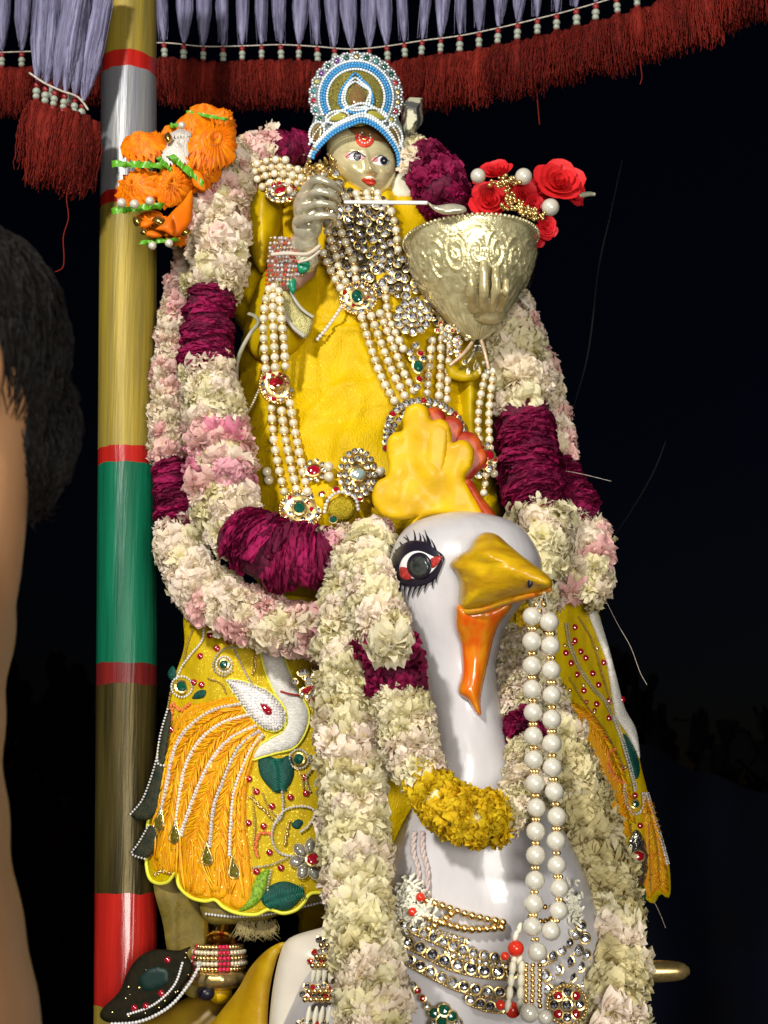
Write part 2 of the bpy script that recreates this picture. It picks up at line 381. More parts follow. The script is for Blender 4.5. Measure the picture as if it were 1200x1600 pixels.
def wrap(name, m, seed):
    """a crumpled rose petal wound round a string of radius 1 (local z along the string)"""
    rn = random.Random(seed); mb = MB()
    for q in range(6):
        span = rn.uniform(.7, 1.5); wd = rn.uniform(.1, .2); nu, nv = 14, 3; a0 = rn.uniform(-.5, .5) - span / 2; z0 = rn.uniform(-.2, .2); sl = rn.uniform(-.4, .4); ph = rn.uniform(0, 50)
        vs = []; uv = []
        for j in range(nv + 1):
            for i in range(nu + 1):
                u = i / nu; v = j / nv; a = a0 + span * u; e = math.sin(math.pi * u) ** .35
                r = .86 + .2 * v * e + .12 * noise.noise(Vector((u * 3.5 + ph, v * 1.2, q))) + .09 * noise.noise(Vector((u * 10 + ph, v * 3, q))) + rn.uniform(-.012, .012)
                z = z0 + (v - .5) * wd * 2 * (.35 + .65 * e) + sl * (u - .5) + .06 * noise.noise(Vector((u * 5, ph, 1)))
                vs.append((r * math.cos(a), r * math.sin(a), z)); uv.append((u, .1 + .9 * v))
        fs = [(j * (nu + 1) + i, j * (nu + 1) + i + 1, (j + 1) * (nu + 1) + i + 1, (j + 1) * (nu + 1) + i) for j in range(nv) for i in range(nu)]
        mb.add(vs, fs, 0, uv)
    return mb.mesh(name, [m])
FL = {}; GL = []
for i, k in enumerate(('white', 'pink', 'hot', 'ivory', 'dry', 'yellow')):
    FL[k] = [fluffy('flower_' + k, FW[k], i * 10 + s) for s in range(3)] + [spiky('flower_' + k, FW[k], i * 10 + 7)]
FL['rose'] = [wrap('petal_rose', FW['rose'], s) for s in range(4)]
FL['roseb'] = [wrap('petal_rose', FW['roseb'], 20 + s) for s in range(3)]
FL['rosef'] = [fluffy('flower_rose', FW['rose'], 61, 1.2), fluffy('flower_rose', FW['roseb'], 62, 1.2)]

def garland(name, label, pts, secs, dens=1.0, group=None, fs=0.5, cat='garland', back=.5, flat=.52):
    """pts (px, py, y, r px); secs [(t_end, {kind: weight})] along the garland"""
    C = np.array(catmull(pts, 10)); P3 = [np.append(W(*c[:3]), c[3] * K(c[1], c[2])) for c in C]
    P = resample3(P3, .004); n = len(P); T = np.gradient(P[:, :3], axis=0); T /= np.linalg.norm(T, axis=1)[:, None]
    s = np.concatenate([[0], np.cumsum(np.linalg.norm(np.diff(P[:, :3], axis=0), axis=1))]); tot = s[-1]
    root = thing(name, P[:, :3][P[:, 2].argmin()], label, cat, group)
    mb = MB(); tube(mb, P[::4], P[::4, 3] * .72, 10); build(mb, 'string', CORE, root)
    t0 = 0
    for te, kinds in secs:
        if 'rose' in kinds or 'roseb' in kinds or 'rosef' in kinds:
            a, b_ = int(max(0, t0 - .01) * (n - 1)), int(min(1, te + .01) * (n - 1)); mb = MB(); tube(mb, P[a:b_ + 1:2], P[a:b_ + 1:2, 3] * .82, 20); build(mb, 'rose_core', COREM, root)
        t0 = te
    rn = random.Random(len(label) * 13 + int(pts[0][0])); pos = 0; cnt = 0
    while pos < tot:
        i = min(n - 1, int(pos / tot * (n - 1))); r = P[i, 3]; t = pos / tot
        for te, kinds in secs:
            if t <= te + rn.uniform(-.008, .008): break
        ks = list(kinds); kind = rn.choices(ks, [kinds[q] for q in ks])[0]; ax = Vector(T[i]); base = frame(ax, (0, -1, 0))   # local x towards the viewer's side
        if kind in ('rose', 'roseb'):
            r *= .94 + .16 * nz(pos * 45, len(label))
            for q in range(4):
                kd = rn.choice(['rose', 'rose', 'roseb']) if kind == 'rose' else rn.choice(['roseb', 'roseb', 'rose']); a = rn.uniform(-2.1, 2.1) if q else rn.uniform(-.6, .6)
                M = TRS(P[i, :3], base @ Matrix.Rotation(a, 4, 'Z') @ Matrix.Rotation(rn.uniform(-.22, .22), 4, 'X') @ Matrix.Rotation(rn.uniform(-.15, .15), 4, 'Y'), (r * rn.uniform(.93, 1.08), r * rn.uniform(.93, 1.08), r))
                inst('petal', rn.choice(FL[kd]), root, M); cnt += 1
            pos += r * .26 / dens
        else:
            m = max(3, int(round(2 * math.pi * (1 - .35 * back * 1.2) / (fs * 1.15)))); ph = rn.uniform(0, 1)
            for q in range(m):
                a = -math.pi * .78 + 2 * math.pi * .78 * (q + ph) / m + rn.uniform(-.12, .12)
                kd = rn.choices(ks, [kinds[z] for z in ks])[0]
                if kd in ('rose', 'roseb'): kd = ks[0] if ks[0] not in ('rose', 'roseb') else 'hot'
                nr = base @ Matrix.Rotation(a, 4, 'Z'); nrm = (nr @ Vector((1, 0, 0, 0))).to_3d()
                tilt = (nrm * flat + ax * rn.choice((-.5, 1, 1, 1)) * rn.uniform(.4, 1.3) + Vector([rn.uniform(-.25, .25) for _ in range(3)]))
                me = rn.choice(FL[kd]); sc = r * fs * 1.0 * rn.uniform(.78, 1.15)
                inst('flower', me, root, TRS(Vector(P[i, :3]) + nrm * r * rn.uniform(.55, .72) + ax * r * rn.uniform(-.2, .2), frame(tilt) @ Matrix.Rotation(rn.uniform(0, 6.28), 4, 'Z'), sc)); cnt += 1
            pos += r * fs * .95 / dens
    GL.append((name, cnt))
    return root

# ------------------------------------------------------------------ jewellery helpers
def halo_stone(mb, c, nrm, r, gem=0, gold=1, oval=1.0, lvl=1, rot=0):
    """stone in a bezel: materials gem, gold"""
    F = frame(nrm) @ Matrix.Rotation(rot, 4, 'Z'); A = np.array(F.to_3x3())
    V, Fc = ICO[lvl]; V = V * np.array([r, r * oval, r * .5]); mb.add((V @ A.T) + np.array(c), Fc, gem)
    n = 12; vs = []
    for q, (rr, h) in enumerate(((1.0, .28), (1.28, .2), (1.3, -.25), (.95, -.3))):
        for k in range(n):
            a = 2 * math.pi * k / n; vs.append(np.array([math.cos(a) * r * rr, math.sin(a) * r * (oval + rr - 1), h * r]))
    fs = [(q * n + k, q * n + (k + 1) % n, (q + 1) * n + (k + 1) % n, (q + 1) * n + k) for q in range(3) for k in range(n)]
    mb.add((np.array(vs) @ A.T) + np.array(c), fs, gold)
def stone_mesh(name, gem, oval=1.0, lvl=1):
    mb = MB(); halo_stone(mb, (0, 0, 0), (0, 0, 1), 1.0, 0, 1, oval, lvl); return mb.mesh(name, [gem, GOLD], False)
CUT = mat('cut_stone', (.9, .9, .92), (.1, .1, .12), 1.6, rough=.1, metal=.55, coat=1, ramp=(.42, .56), rnd=None); CUTD = mat('cut_dark_stone', (.5, .5, .52), (.03, .03, .045), 1.8, rough=.08, metal=.5, coat=1, ramp=(.38, .5))  # facet glints and dark reflections painted as noise patches in the colour
SM = {'c': stone_mesh('stone', CUT), 'd': stone_mesh('stone', CUTD), 'r': stone_mesh('stone', RUBY), 'e': stone_mesh('stone', EMER), 'a': stone_mesh('stone', AQUA, 1.3), 'E': stone_mesh('stone', EMER, .78, 2), 'R': stone_mesh('stone', RUBY, 1.15, 2)}
PM = ballmesh('pearl', PEARL, 2); PMW = ballmesh('pearl', PEARLW, 2); GM = ballmesh('gold_bead', GOLDR, 2); RM = ballmesh('coral_bead', mat('coral_bead', (.6, .03, .012), rough=.2, coat=.5), 2)
def stone(root, kind, px, py, yf, rpx, name='stone', off=.3, rot=None):
    y = yf(px, py) if callable(yf) else yf; r = rpx * K(py, y)
    inst(name, SM[kind], root, TRS(W(px, py, y - r * off), frame((R.uniform(-.25, .25), -1, R.uniform(-.1, .35))) @ Matrix.Rotation(rot if rot is not None else 0, 4, 'Z'), r))
def strand(root, pts, yf, rpx, me=None, step=2.05, spacer=None, sp_r=.62, name='pearl', limit=400):
    C = catmull([(p[0], p[1]) for p in pts], 10); Q = resample(C, rpx * step); n = 0
    for i, (x, y_) in enumerate(Q):
        y = yf(x, y_) if callable(yf) else yf; r = rpx * K(y_, y)
        if n < limit: inst(name, me or PM, root, TRS(W(x, y_, y - r * .8), Matrix.Rotation(R.uniform(0, 3), 4, 'X'), r * R.uniform(.9, 1.06))); n += 1
        if spacer is not None and i < len(Q) - 1:
            x2, y2 = (Q[i] + Q[i + 1]) / 2; d = Q[i + 1] - Q[i]; d /= np.linalg.norm(d)
            ye = yf(x2, y2) if callable(yf) else yf
            F = frame((d[0], 0, -d[1]), (0, 1, 0))
            V, Fc = ICO[1]; rr = r * sp_r; V = V * np.array([rr * 1.45, rr * 1.45, rr * .55]); spacer.add((V @ np.array(F.to_3x3()).T) + W(x2, y2, ye - r * .8), Fc)
def beads(mb, pts, yf, rpx, step=1.9, mi=0, lvl=1, n=8, closed=False, jit=0):
    C = catmull([(p[0], p[1]) for p in pts], n, closed)
    if closed: C = C + [C[0]]
    Q = resample(C, rpx * step)
    for x, y_ in Q:
        x += R.uniform(-jit, jit); y_ += R.uniform(-jit, jit)
        y = yf(x, y_) if callable(yf) else yf; r = rpx * K(y_, y); ball(mb, W(x, y_, y - r * .5), r, lvl, mi)
def medallion(root, cx, cy, rx, ry, yf, gem, name='medallion', gr=10, ring='crd'):
    y = (yf(cx, cy) if callable(yf) else yf) - .006
    mb = MB(); ol = [(cx + rx * math.cos(a), cy + ry * math.sin(a)) for a in np.linspace(0, 2 * math.pi, 16, endpoint=False)]
    patch(mb, ol, y, .006, 6, bulge=.006, rd=14); b = build(mb, name, GOLD, root)
    e = MB(); beads(e, ol, y, 2.4, 1.9, 0, closed=True, n=4); build(e, 'rim_beads', GOLDR, b)
    for (f, n, s) in ((.8, 14, 4.2), (.5, 9, 3.6)):
        for k in range(n):
            a = 2 * math.pi * (k + R.uniform(-.15, .15)) / n; stone(b, R.choice(ring), cx + rx * f * math.cos(a), cy + ry * f * math.sin(a), y - .006 * (1.2 - f), s * R.uniform(.8, 1.15))
    stone(b, gem, cx - 2, cy - 2, y - .008, gr)
    return b
def sheet(name, ol, yf, m, root, thick=.002, step=7, bulge=0., rd=10, sm=6, bump=None, label=None, **k):
    mb = MB(); patch(mb, ol, yf, thick, step, bulge, rd, 0, sm, bump); return build(mb, name, m, root, label=label, **k)
def ell(cx, cy, rx, ry, n=14, rot=0):
    c, s = math.cos(rot), math.sin(rot)
    return [(cx + rx * math.cos(a) * c - ry * math.sin(a) * s, cy + rx * math.cos(a) * s + ry * math.sin(a) * c) for a in np.linspace(0, 2 * math.pi, n, endpoint=False)]
# ------------------------------------------------------------------ ground
def structure():
    mb = MB(); n = 24; e = 120.0
    for i in range(n + 1):
        for j in range(n + 1):
            mb.v.append((-e + 2 * e * i / n, -e + 2 * e * j / n, 0)); mb.uv.append((i / n, j / n))
    mb.f = [(i * (n + 1) + j, (i + 1) * (n + 1) + j, (i + 1) * (n + 1) + j + 1, i * (n + 1) + j + 1) for i in range(n) for j in range(n)]; mb.m = [0] * len(mb.f)
    g = build(mb, 'ground', mat('asphalt', (.05, .05, .05), (.03, .03, .032), 40, rough=.9, bump=.4, bs=200)); g['kind'] = 'structure'
    p = thing('platform', (0, .35, 0), 'dark wooden platform that carries the swan statue', 'platform')
    wd = mat('dark_wood', (.06, .03, .015), (.03, .015, .01), 20, rough=.5)
    def box(nm, x0, x1, y0, y1, z0, z1):
        b = MB(); v = [(x, y, z) for x in (x0, x1) for y in (y0, y1) for z in (z0, z1)]
        b.add(v, [(0, 1, 3, 2), (4, 6, 7, 5), (0, 4, 5, 1), (2, 3, 7, 6), (0, 2, 6, 4), (1, 5, 7, 3)]); build(b, nm, wd, p, smooth=False)
    box('deck', -.7, .7, -.35, 1.0, 1.04, 1.12)
    for x in (-.62, .62):
        for y in (-.28, .92): box('leg', x - .05, x + .05, y - .05, y + .05, 0, 1.037)
    b = MB(); tube(b, [(0.1, -.02, 1.12), (0.1, -.02, 1.2), (0.1, -.02, 1.32)], [.16, .1, .13], 20); build(b, 'pedestal', wd, p)
structure()

# ------------------------------------------------------------------ striped pole
def pole():
    A = W(202, -160, .12); B = W(196, 1600, .12); B = A + (B - A) * ((A[2] - .02) / (A[2] - B[2]))
    root = thing('striped_pole', B, 'round wooden pole painted in gold, silver, green and red bands, standing left of the statue', 'pole')
    G = lambda nm, a, b, **k: mat(nm, a, b, 22, bump=.6, bs=60, stretch=(2.6, 2.6, .16), **k)
    gold = G('gold_paint', (.3, .22, .025), (.19, .145, .03), rough=.5, metal=.15); sil = G('silver_paint', (.22, .23, .26), (.29, .29, .28), rough=.4, metal=.35)
    red = G('red_paint', (.4, .016, .01), (.28, .01, .008), rough=.25, coat=.4); grn = G('green_paint', (.003, .085, .04), (.005, .13, .065), rough=.3, coat=.3)
    drk = G('dark_red_paint', (.17, .012, .01), (.1, .01, .01), rough=.3, coat=.2); shd = G('shadowed_gold_paint', (.025, .019, .005), (.08, .06, .015), rough=.38, metal=.4)  # second paint: gold with the shadow across the lower pole in its colour
    bands = [(-160, 98, gold), (98, 123, red), (123, 312, sil), (312, 332, red), (332, 706, gold), (706, 731, red), (731, 1040, grn), (1040, 1072, drk), (1072, 1395, shd), (1395, 1570, red), (1570, 1700, gold)]
    z = lambda py: W(198, py, .12)[2]
    r0 = 46 * K(800, .12)
    def P(zz): t = (zz - A[2]) / (B[2] - A[2]); return A + (B - A) * t
    allb = bands + [(None, None, gold)]
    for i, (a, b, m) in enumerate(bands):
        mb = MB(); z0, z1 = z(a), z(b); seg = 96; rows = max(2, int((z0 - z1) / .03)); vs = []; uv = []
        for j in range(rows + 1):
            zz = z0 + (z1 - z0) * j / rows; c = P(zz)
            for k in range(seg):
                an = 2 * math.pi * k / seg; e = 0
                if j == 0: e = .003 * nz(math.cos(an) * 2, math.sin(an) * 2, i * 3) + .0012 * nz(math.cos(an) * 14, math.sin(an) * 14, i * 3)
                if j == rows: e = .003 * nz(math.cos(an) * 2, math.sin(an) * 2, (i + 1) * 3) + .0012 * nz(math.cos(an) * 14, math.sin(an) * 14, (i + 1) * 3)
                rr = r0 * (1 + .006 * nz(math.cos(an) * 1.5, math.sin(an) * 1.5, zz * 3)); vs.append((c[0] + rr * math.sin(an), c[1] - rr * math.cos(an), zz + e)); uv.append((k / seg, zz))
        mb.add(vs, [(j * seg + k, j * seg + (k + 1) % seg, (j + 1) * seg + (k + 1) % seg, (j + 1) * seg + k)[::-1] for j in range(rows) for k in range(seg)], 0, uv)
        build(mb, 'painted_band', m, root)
    mb = MB(); tube(mb, [P(z(1700)), B], [r0, r0], 32); build(mb, 'shaft', gold, root)
pole()

# ------------------------------------------------------------------ canopy of tassels
def canopy():
    root = thing('fringed_canopy', W(600, 60, .3), 'canopy edge of lavender thread tassels over a maroon thread fringe, hanging above the statue', 'canopy')
    # lower string of the tassels: (px, py, y, scale)
    back = [(-60, 85, .42), (0, 82, .42), (60, 80, .42), (245, 67, .45), (330, 73, .45), (450, 70, .42), (560, 77, .36), (640, 66, .3), (730, 54, .24), (820, 34, .18), (900, 14, .12), (980, -10, .06), (1080, -45, 0), (1240, -110, -.1)]
    C = resample3([np.append(W(*c), c[:3]) for c in catmull(back, 8)], .0385 * 1.02)
    def tassel_mesh(seed):
        rn = random.Random(seed); mb = MB(); seg = 26; Z = np.linspace(0, 1, 22); amp = [rn.uniform(.0, .22) for _ in range(seg)]
        vs = []; uv = []
        for t in Z:   # t=0 at the tied neck, 1 at the top
            r = .0025 + .0125 * (min(1, t * 3.2) ** .7) * (1 - .25 * max(0, t - .35)); 
            for k in range(seg):
                a = 2 * math.pi * k / seg; q = r * (1 - amp[k] * (k % 2) - .12 * rn.random()); vs.append((q * math.cos(a) * 1.15, q * math.sin(a) * .8, .2 * t)); uv.append((k / seg, t))
        mb.add(vs, [(j * seg + k, j * seg + (k + 1) % seg, (j + 1) * seg + (k + 1) % seg, (j + 1) * seg + k) for j in range(len(Z) - 1) for k in range(seg)], 0, uv)
        for _ in range(10):
            a = rn.uniform(0, 6.28); P = [(.013 * math.cos(a + .3 * t) * (min(1, t * 3) ** .6) * 1.25, .011 * math.sin(a + .3 * t), .2 * t + .002) for t in np.linspace(0, 1, 9)]
            tube(mb, P, .0005, 3)
        return mb.mesh('tassel', [LAV])
    def fringe_mesh(seed, ln):
        rn = random.Random(seed); mb = MB()
        tube(mb, [(0, 0, 0), (0, 0, -.02), (0, 0, -ln * .45), (0, 0, -ln * .7)], [.009, .013, .015, .006], 10, rough=.15)
        for _ in range(150):
            a = rn.uniform(0, 6.28); q = rn.uniform(.3, 1) ; P = []; b0 = rn.uniform(.3, .5); l = ln * rn.uniform(.7, 1.06); dx = q * .027 * math.cos(a); dy = q * .018 * math.sin(a)
            w = rn.uniform(.7, 2.4)
            for j in range(11):
                t = j / 10; g = b0 + (1 - b0) * min(1, t * 2.2) ** .8
                P.append((dx * g + rn.uniform(-1, 1) * .0014 * w, dy * g + rn.uniform(-1, 1) * .0014 * w, -l * t))
            if rn.random() < .3: P.append((P[-1][0] + rn.uniform(-.004, .004), P[-1][1], P[-1][2] + .005))
            tube(mb, P, .00075, 3)
        return mb.mesh('fringe', [MAR])
    TM = [tassel_mesh(s) for s in range(5)]; FMs = [fringe_mesh(s, .105) for s in range(4)]
    def knot(seed):
        mb = MB(); ball(mb, (0, 0, -.006), (.0052, .0052, .0062), 2, 1); ball(mb, (0, 0, -.0165), (.0066, .0066, .006), 2, 0); ball(mb, (0, 0, -.0255), (.0058, .0058, .0052), 2, 0); ball(mb, (0, 0, -.034), (.0052, .0052, .005), 2, 1)
        return mb.mesh('beaded_knot', [PBEAD, MBEAD])
    KN = knot(0)
    def hang(p, s, lean, ln=1.0):
        rz = Matrix.Rotation(R.uniform(0, 6), 4, 'Z'); Rr = Matrix.Rotation(lean + R.uniform(-.09, .09), 4, 'Y')
        inst('tassel', R.choice(TM), root, TRS(p + np.array([0, 0, .003]), Rr @ rz, (s * R.uniform(.9, 1.1), s * R.uniform(.9, 1.1), s * 1.1)))
        inst('beaded_knot', KN, root, TRS(p, Rr, s * R.uniform(.92, 1.08)))
        q = p + np.array([0, 0, -.036 * s]); inst('fringe', R.choice(FMs), root, TRS(q, Rr @ rz, (s * 1.1, s * 1.1, s * ln * R.uniform(.9, 1.08))))
        inst('fringe', R.choice(FMs), root, TRS(q + np.array([.018 * s, .004, .004]), Rr @ Matrix.Rotation(R.uniform(0, 6), 4, 'Z'), (s * .9, s * .9, s * ln * R.uniform(.85, 1.0))))
    for c in C: hang(c[:3], 1.0, 0.0, .95 if c[3] > 600 else .85)
    mb = MB(); tube(mb, catmull([c[:3] for c in C[::2]], 4), .0013, 6); build(mb, 'cord', STRING, root)
    # the near end that hangs lower, in front of the pole
    near = [(58, 128, .02), (72, 134, .0), (87, 141, -.01), (102, 146, -.01), (117, 152, 0), (130, 160, .01), (78, 128, .05), (110, 138, .05)]
    for c in near: hang(W(*c), 1.02, .05, 1.2)
    mb = MB(); ptube(mb, [(46, 114, .0), (70, 130, -.015), (96, 142, -.02), (122, 152, -.01), (138, 172, .0)], 1.7); build(mb, 'cord', STRING, root)
    # hanging loose threads
    mb = MB()
    for pts in ([(108, 285, 0), (104, 310, 0), (107, 340, 0), (99, 370, 0), (100, 400, 0), (98, 418, 0), (86, 425, 0)], [(838, 125, .18), (840, 160, .18), (843, 195, .18)], [(1000, 95, .05), (1003, 120, .05), (1000, 132, .05)], [(700, 110, .26), (698, 150, .26)]):
        ptube(mb, pts, .9, seg=5)
    build(mb, 'loose_thread', MAR, root)
    # cloth underside that the tassels hang from, and its ring
    cl = mat('dark_cloth', (.03, .012, .015), (.02, .01, .01), 50, rough=.9)
    mb = MB(); top = [c[:3] + np.array([0, 0, .215]) for c in C]; cen = np.array([.35, .55, top[0][2] + .42]); vs = []
    for j in range(9):
        t = j / 8
        for p in top: vs.append(p * (1 - t) + cen * t + np.array([0, 0, .1 * math.sin(math.pi * t)]))
    m = len(top); mb.add(vs, [(j * m + i, j * m + i + 1, (j + 1) * m + i + 1, (j + 1) * m + i) for j in range(8) for i in range(m - 1)]); build(mb, 'cover', cl, root)
    mb = MB(); tube(mb, [c[:3] + np.array([0, 0, .216]) for c in C], .008, 8); build(mb, 'ring', cl, root)
canopy()

# ------------------------------------------------------------------ bearer at the left edge
def person():
    Y = -1.28; k = K(700, Y)
    root = thing('person', np.array([W(-150, 900, Y)[0], Y, 0.55]), 'bare-backed person with short black hair, cut off at the left edge of the photograph', 'person')
    SKIN = mat('skin', (.29, .15, .07), (.23, .115, .05), 9, rough=.5, bump=.15, bs=300, spec=.4)
    HAIR = mat('black_hair', (.005, .0045, .004), (.01, .008, .007), 120, rough=.5, spec=.12, stretch=(1, 1, .2))
    mb = MB(); P = lambda px, py, dy=0: W(px, py, Y + dy)
    hc = P(-100, 560); ball(mb, hc, (.085, .075, .105), 3)
    ball(mb, P(-150, 640), (.06, .055, .085), 3); ball(mb, P(-262, 640), (.014, .012, .022), 2)     # jaw, nose
    tube(mb, [P(-60, 600), P(-55, 700), P(-70, 800), P(-110, 880)], [.05, .05, .054, .07], 20)          # neck
    def cap(a, b, r1, r2, n=6):
        t = np.linspace(0, 1, n)[:, None]; tube(mb, np.array(a) * (1 - t) + np.array(b) * t, np.linspace(r1, r2, n), 18); ball(mb, a, r1, 2); ball(mb, b, r2, 2)
    T = lambda px, py, hw, hd: ball(mb, P(px, py), (hw * k, hd, hw * k * 1.15), 3)
    T(-172, 960, 178, .17); T(-178, 1120, 168, .15); T(-180, 1300, 176, .14); T(-168, 1480, 185, .14); T(-152, 1620, 190, .15); T(-120, 1800, 195, .16)
    for s in (-1, 1):
        sh = P(-150, 930, .17 * s) + 0; el = P(-170, 1500, .23 * s); wr = P(-520, 1300, .16 * s)
        cap(sh, el, .05, .04); cap(el, wr, .038, .026); ball(mb, wr + np.array([-.05, 0, .01]), (.05, .02, .035), 2)
        for q in range(4): cap(wr + np.array([-.08, -.018 + .012 * q, .01]), wr + np.array([-.13, -.018 + .012 * q, -.02]), .0085, .007, 3)
        hip = P(-120, 1850, .08 * s); cap(hip, np.array([hip[0] - .02, hip[1], 1.0 - .02]), .085, .055); cap(np.array([hip[0] - .02, hip[1], .98]), np.array([hip[0], hip[1], .62]), .055, .04); ball(mb, (hip[0] - .06, hip[1], .585), (.12, .045, .035), 2)
    b = build(mb, 'body', SKIN, root)
    rm = b.modifiers.new('join', 'REMESH'); rm.mode = 'VOXEL'; rm.voxel_size = .009; rm.use_smooth_shade = True
    sm = b.modifiers.new('smooth', 'SMOOTH'); sm.factor = .6; sm.iterations = 14
    # ear
    mb = MB(); c = P(-42, 585, -.072)
    a = [c + np.array([.012 * math.sin(t) + .004, -.006, .028 * math.cos(t)]) for t in np.linspace(-.4, 3.6, 14)]
    tube(mb, a, np.linspace(.006, .0075, 14), 8); ball(mb, c + np.array([0, 0, 0]), (.012, .005, .024), 2); build(mb, 'ear', SKIN, root)
    # scalp volume of hair with strands over it
    mb = MB(); hv = P(-84, 545, .01); V, F = ICO[3]; 
    vs = [hv + v * np.array([.088, .084, .104]) * (1 + .06 * noise.noise(Vector(v * 3)) + .04 * noise.noise(Vector(v * 9))) for v in V]; mb.add(vs, F)
    ball(mb, P(40, 680, .03), (.034, .045, .056), 3); hv2 = P(44, 680, .03)
    sc = build(mb, 'hair', HAIR, root)
    mb = MB(); rn = random.Random(5)
    for i in range(4200):
        v = Vector((rn.gauss(.25, 1), rn.gauss(0, .9), rn.gauss(.05, .9))).normalized(); low = rn.random() < .38
        if v.x < -.55 or (not low and v.z < -.25 and v.x < .55): continue
        cc, rr = (hv, np.array([.087, .083, .102])) if not low else (hv2, np.array([.033, .043, .055]))
        p = cc + np.array(v) * rr * rn.uniform(.97, 1.03); g = np.array([rn.uniform(-.3, .5), rn.uniform(-.2, .2), -1.0]); nrm = np.array(v); g = g - nrm * (g @ nrm) * .9; g /= np.linalg.norm(g)
        L = rn.uniform(.018, .038) * (.8 if low else 1); pts = []
        for j in range(5):
            t = j / 4; pts.append(p + g * L * t + nrm * (.004 * math.sin(t * 3) - .002 * t) + np.array([rn.gauss(0, .0007), rn.gauss(0, .0007), 0]))
        q = np.array([W_ for W_ in pts]); tube(mb, q, [.0007, .0007, .0006, .0004, .0001], 3)
    h = build(mb, 'hair_strands', HAIR, root, kind='stuff')
person()
# ------------------------------------------------------------------ the swan
SW = [(803, 722, 6, -.24, .008), (808, 722, 42, -.24, .04), (822, 723, 82, -.24, .075), (845, 725, 104, -.24, .098), (880, 727, 119, -.24, .11), (915, 724, 116, -.24, .108), (950, 715, 96, -.245, .092),
      (985, 712, 76, -.25, .075), (1030, 715, 61, -.25, .062), (1075, 722, 57, -.25, .058), (1125, 731, 57, -.248, .06), (1180, 742, 63, -.245, .068), (1230, 747, 84, -.24, .085), (1290, 750, 124, -.225, .12),
      (1350, 755, 152, -.2, .15), (1420, 757, 178, -.17, .18), (1500, 735, 245, -.1, .23), (1600, 720, 290, -.05, .26), (1720, 715, 310, 0, .28), (1850, 712, 300, .05, .27), (1980, 712, 220, .08, .2), (2030, 712, 120, .08, .12)]
swan_y = loft_y(SW)
swan = thing('swan_statue', W(712, 2030, .05), 'glossy white painted swan statue with yellow comb, yellow beak and black lashed eye', 'swan statue')
def build_swan():
    mb = MB(); loft(mb, SW, 72, 8, bump=lambda px, py, a: .0016 * nz(px / 60, py / 60) + .0005 * nz(px / 14, py / 14)); build(mb, 'body', SWAN, swan)
    # comb
    cy = lambda px, py: -.265 - .00018 * (820 - py)
    def fin(cx0, cy0, cx1, cy1, r, m, nm, dy=0., th=.02):
        mb = MB(); d = np.array([cx1 - cx0, cy1 - cy0]); ln = np.linalg.norm(d); d = d / ln; nrm = np.array([-d[1], d[0]]); ol = []
        for a in np.linspace(-math.pi / 2, math.pi / 2, 7): ol.append(np.array([cx1, cy1]) + (d * math.cos(a) + nrm * math.sin(a)) * r)
        for a in np.linspace(math.pi / 2, 3 * math.pi / 2, 5): ol.append(np.array([cx0, cy0]) + (d * math.cos(a) + nrm * math.sin(a)) * r * .9)
        patch(mb, ol, lambda x, y: cy(x, y) + dy, th, 4, .007, r * .45, back_bulge=.006); return build(mb, nm, m, comb)
    ol = [(640, 822), (652, 806), (640, 811), (618, 812), (596, 806), (583, 788), (582, 768), (590, 752), (603, 744), (607, 728), (604, 706), (606, 686), (616, 676), (629, 672), (629, 652), (637, 636), (653, 630), (668, 638), (674, 656), (688, 654), (701, 663), (706, 682), (707, 692), (720, 687), (734, 692), (741, 708), (737, 730), (727, 746), (735, 765), (748, 788), (757, 808), (756, 824), (735, 812), (700, 805), (665, 808)]
    mb = MB(); patch(mb, ol, cy, .03, 4, .007, 9, bump=lambda x, y: .0045 * nz(x / 26, y / 40, 3) + .004 * math.exp(-((x - 615) ** 2 + (y - 775) ** 2) / 260), back_bulge=.008); comb = build(mb, 'comb', COMB, swan)
    fin(655, 700, 651, 653, 19, COMB, 'comb_finger', .002); fin(679, 735, 684, 677, 18, COMB, 'comb_finger', -.001); fin(708, 745, 717, 711, 20, COMB, 'comb_finger', .001)
    for (a, b, c, d, r) in ((672, 700, 678, 655, 19), (700, 700, 706, 668, 18), (715, 735, 728, 700, 26), (722, 740, 744, 715, 18)): fin(a, b, c, d, r, COMBR, 'comb_back', .022, .022)
    mb = MB(); patch(mb, [(722, 745), (738, 752), (752, 775), (772, 800), (776, 818), (758, 822), (742, 790), (728, 765)], lambda x, y: cy(x, y) + .006, .02, 5, .012, 14); build(mb, 'comb_back', COMBR, comb)
    # beak
    def by(px, py):
        u = np.clip((px - 705) / 158, 0, 1); return swan_y(min(px, 800), py) * (1 - u) + (-.42) * u - .004
    ol = [(703, 882), (716, 868), (733, 858), (742, 842), (757, 832), (776, 835), (794, 850), (818, 870), (845, 890), (862, 906), (862, 918), (850, 924), (815, 934), (785, 942), (752, 952), (722, 956), (717, 940), (718, 915), (712, 898)]
    def ridge(x, y):
        v = (y - (878 + (x - 720) * .06)); return .012 * math.exp(-((y - (866 + (x - 757) * .38)) / 17) ** 2) + .004 * math.exp(-(v / 6) ** 2) * -1 + .0015 * nz(x / 20, y / 12)
    mb = MB(); patch(mb, ol, by, .03, 4, .045, 46, bump=ridge, smoothing=4, back_bulge=.01); bk = build(mb, 'beak', BEAK, swan)
    # slit between the bills, nostril
    mb = MB(); patch(mb, [(720, 950), (752, 946), (785, 934), (815, 926), (850, 921), (861, 917), (858, 926), (815, 940), (785, 948), (750, 960), (722, 962)], lambda x, y: by(x, y) - .012, .025, 4, .01, 8); build(mb, 'lower_bill', mat('ochre_enamel', (.45, .24, .01), (.5, .14, .01), 40, rough=.3, coat=.3), bk)
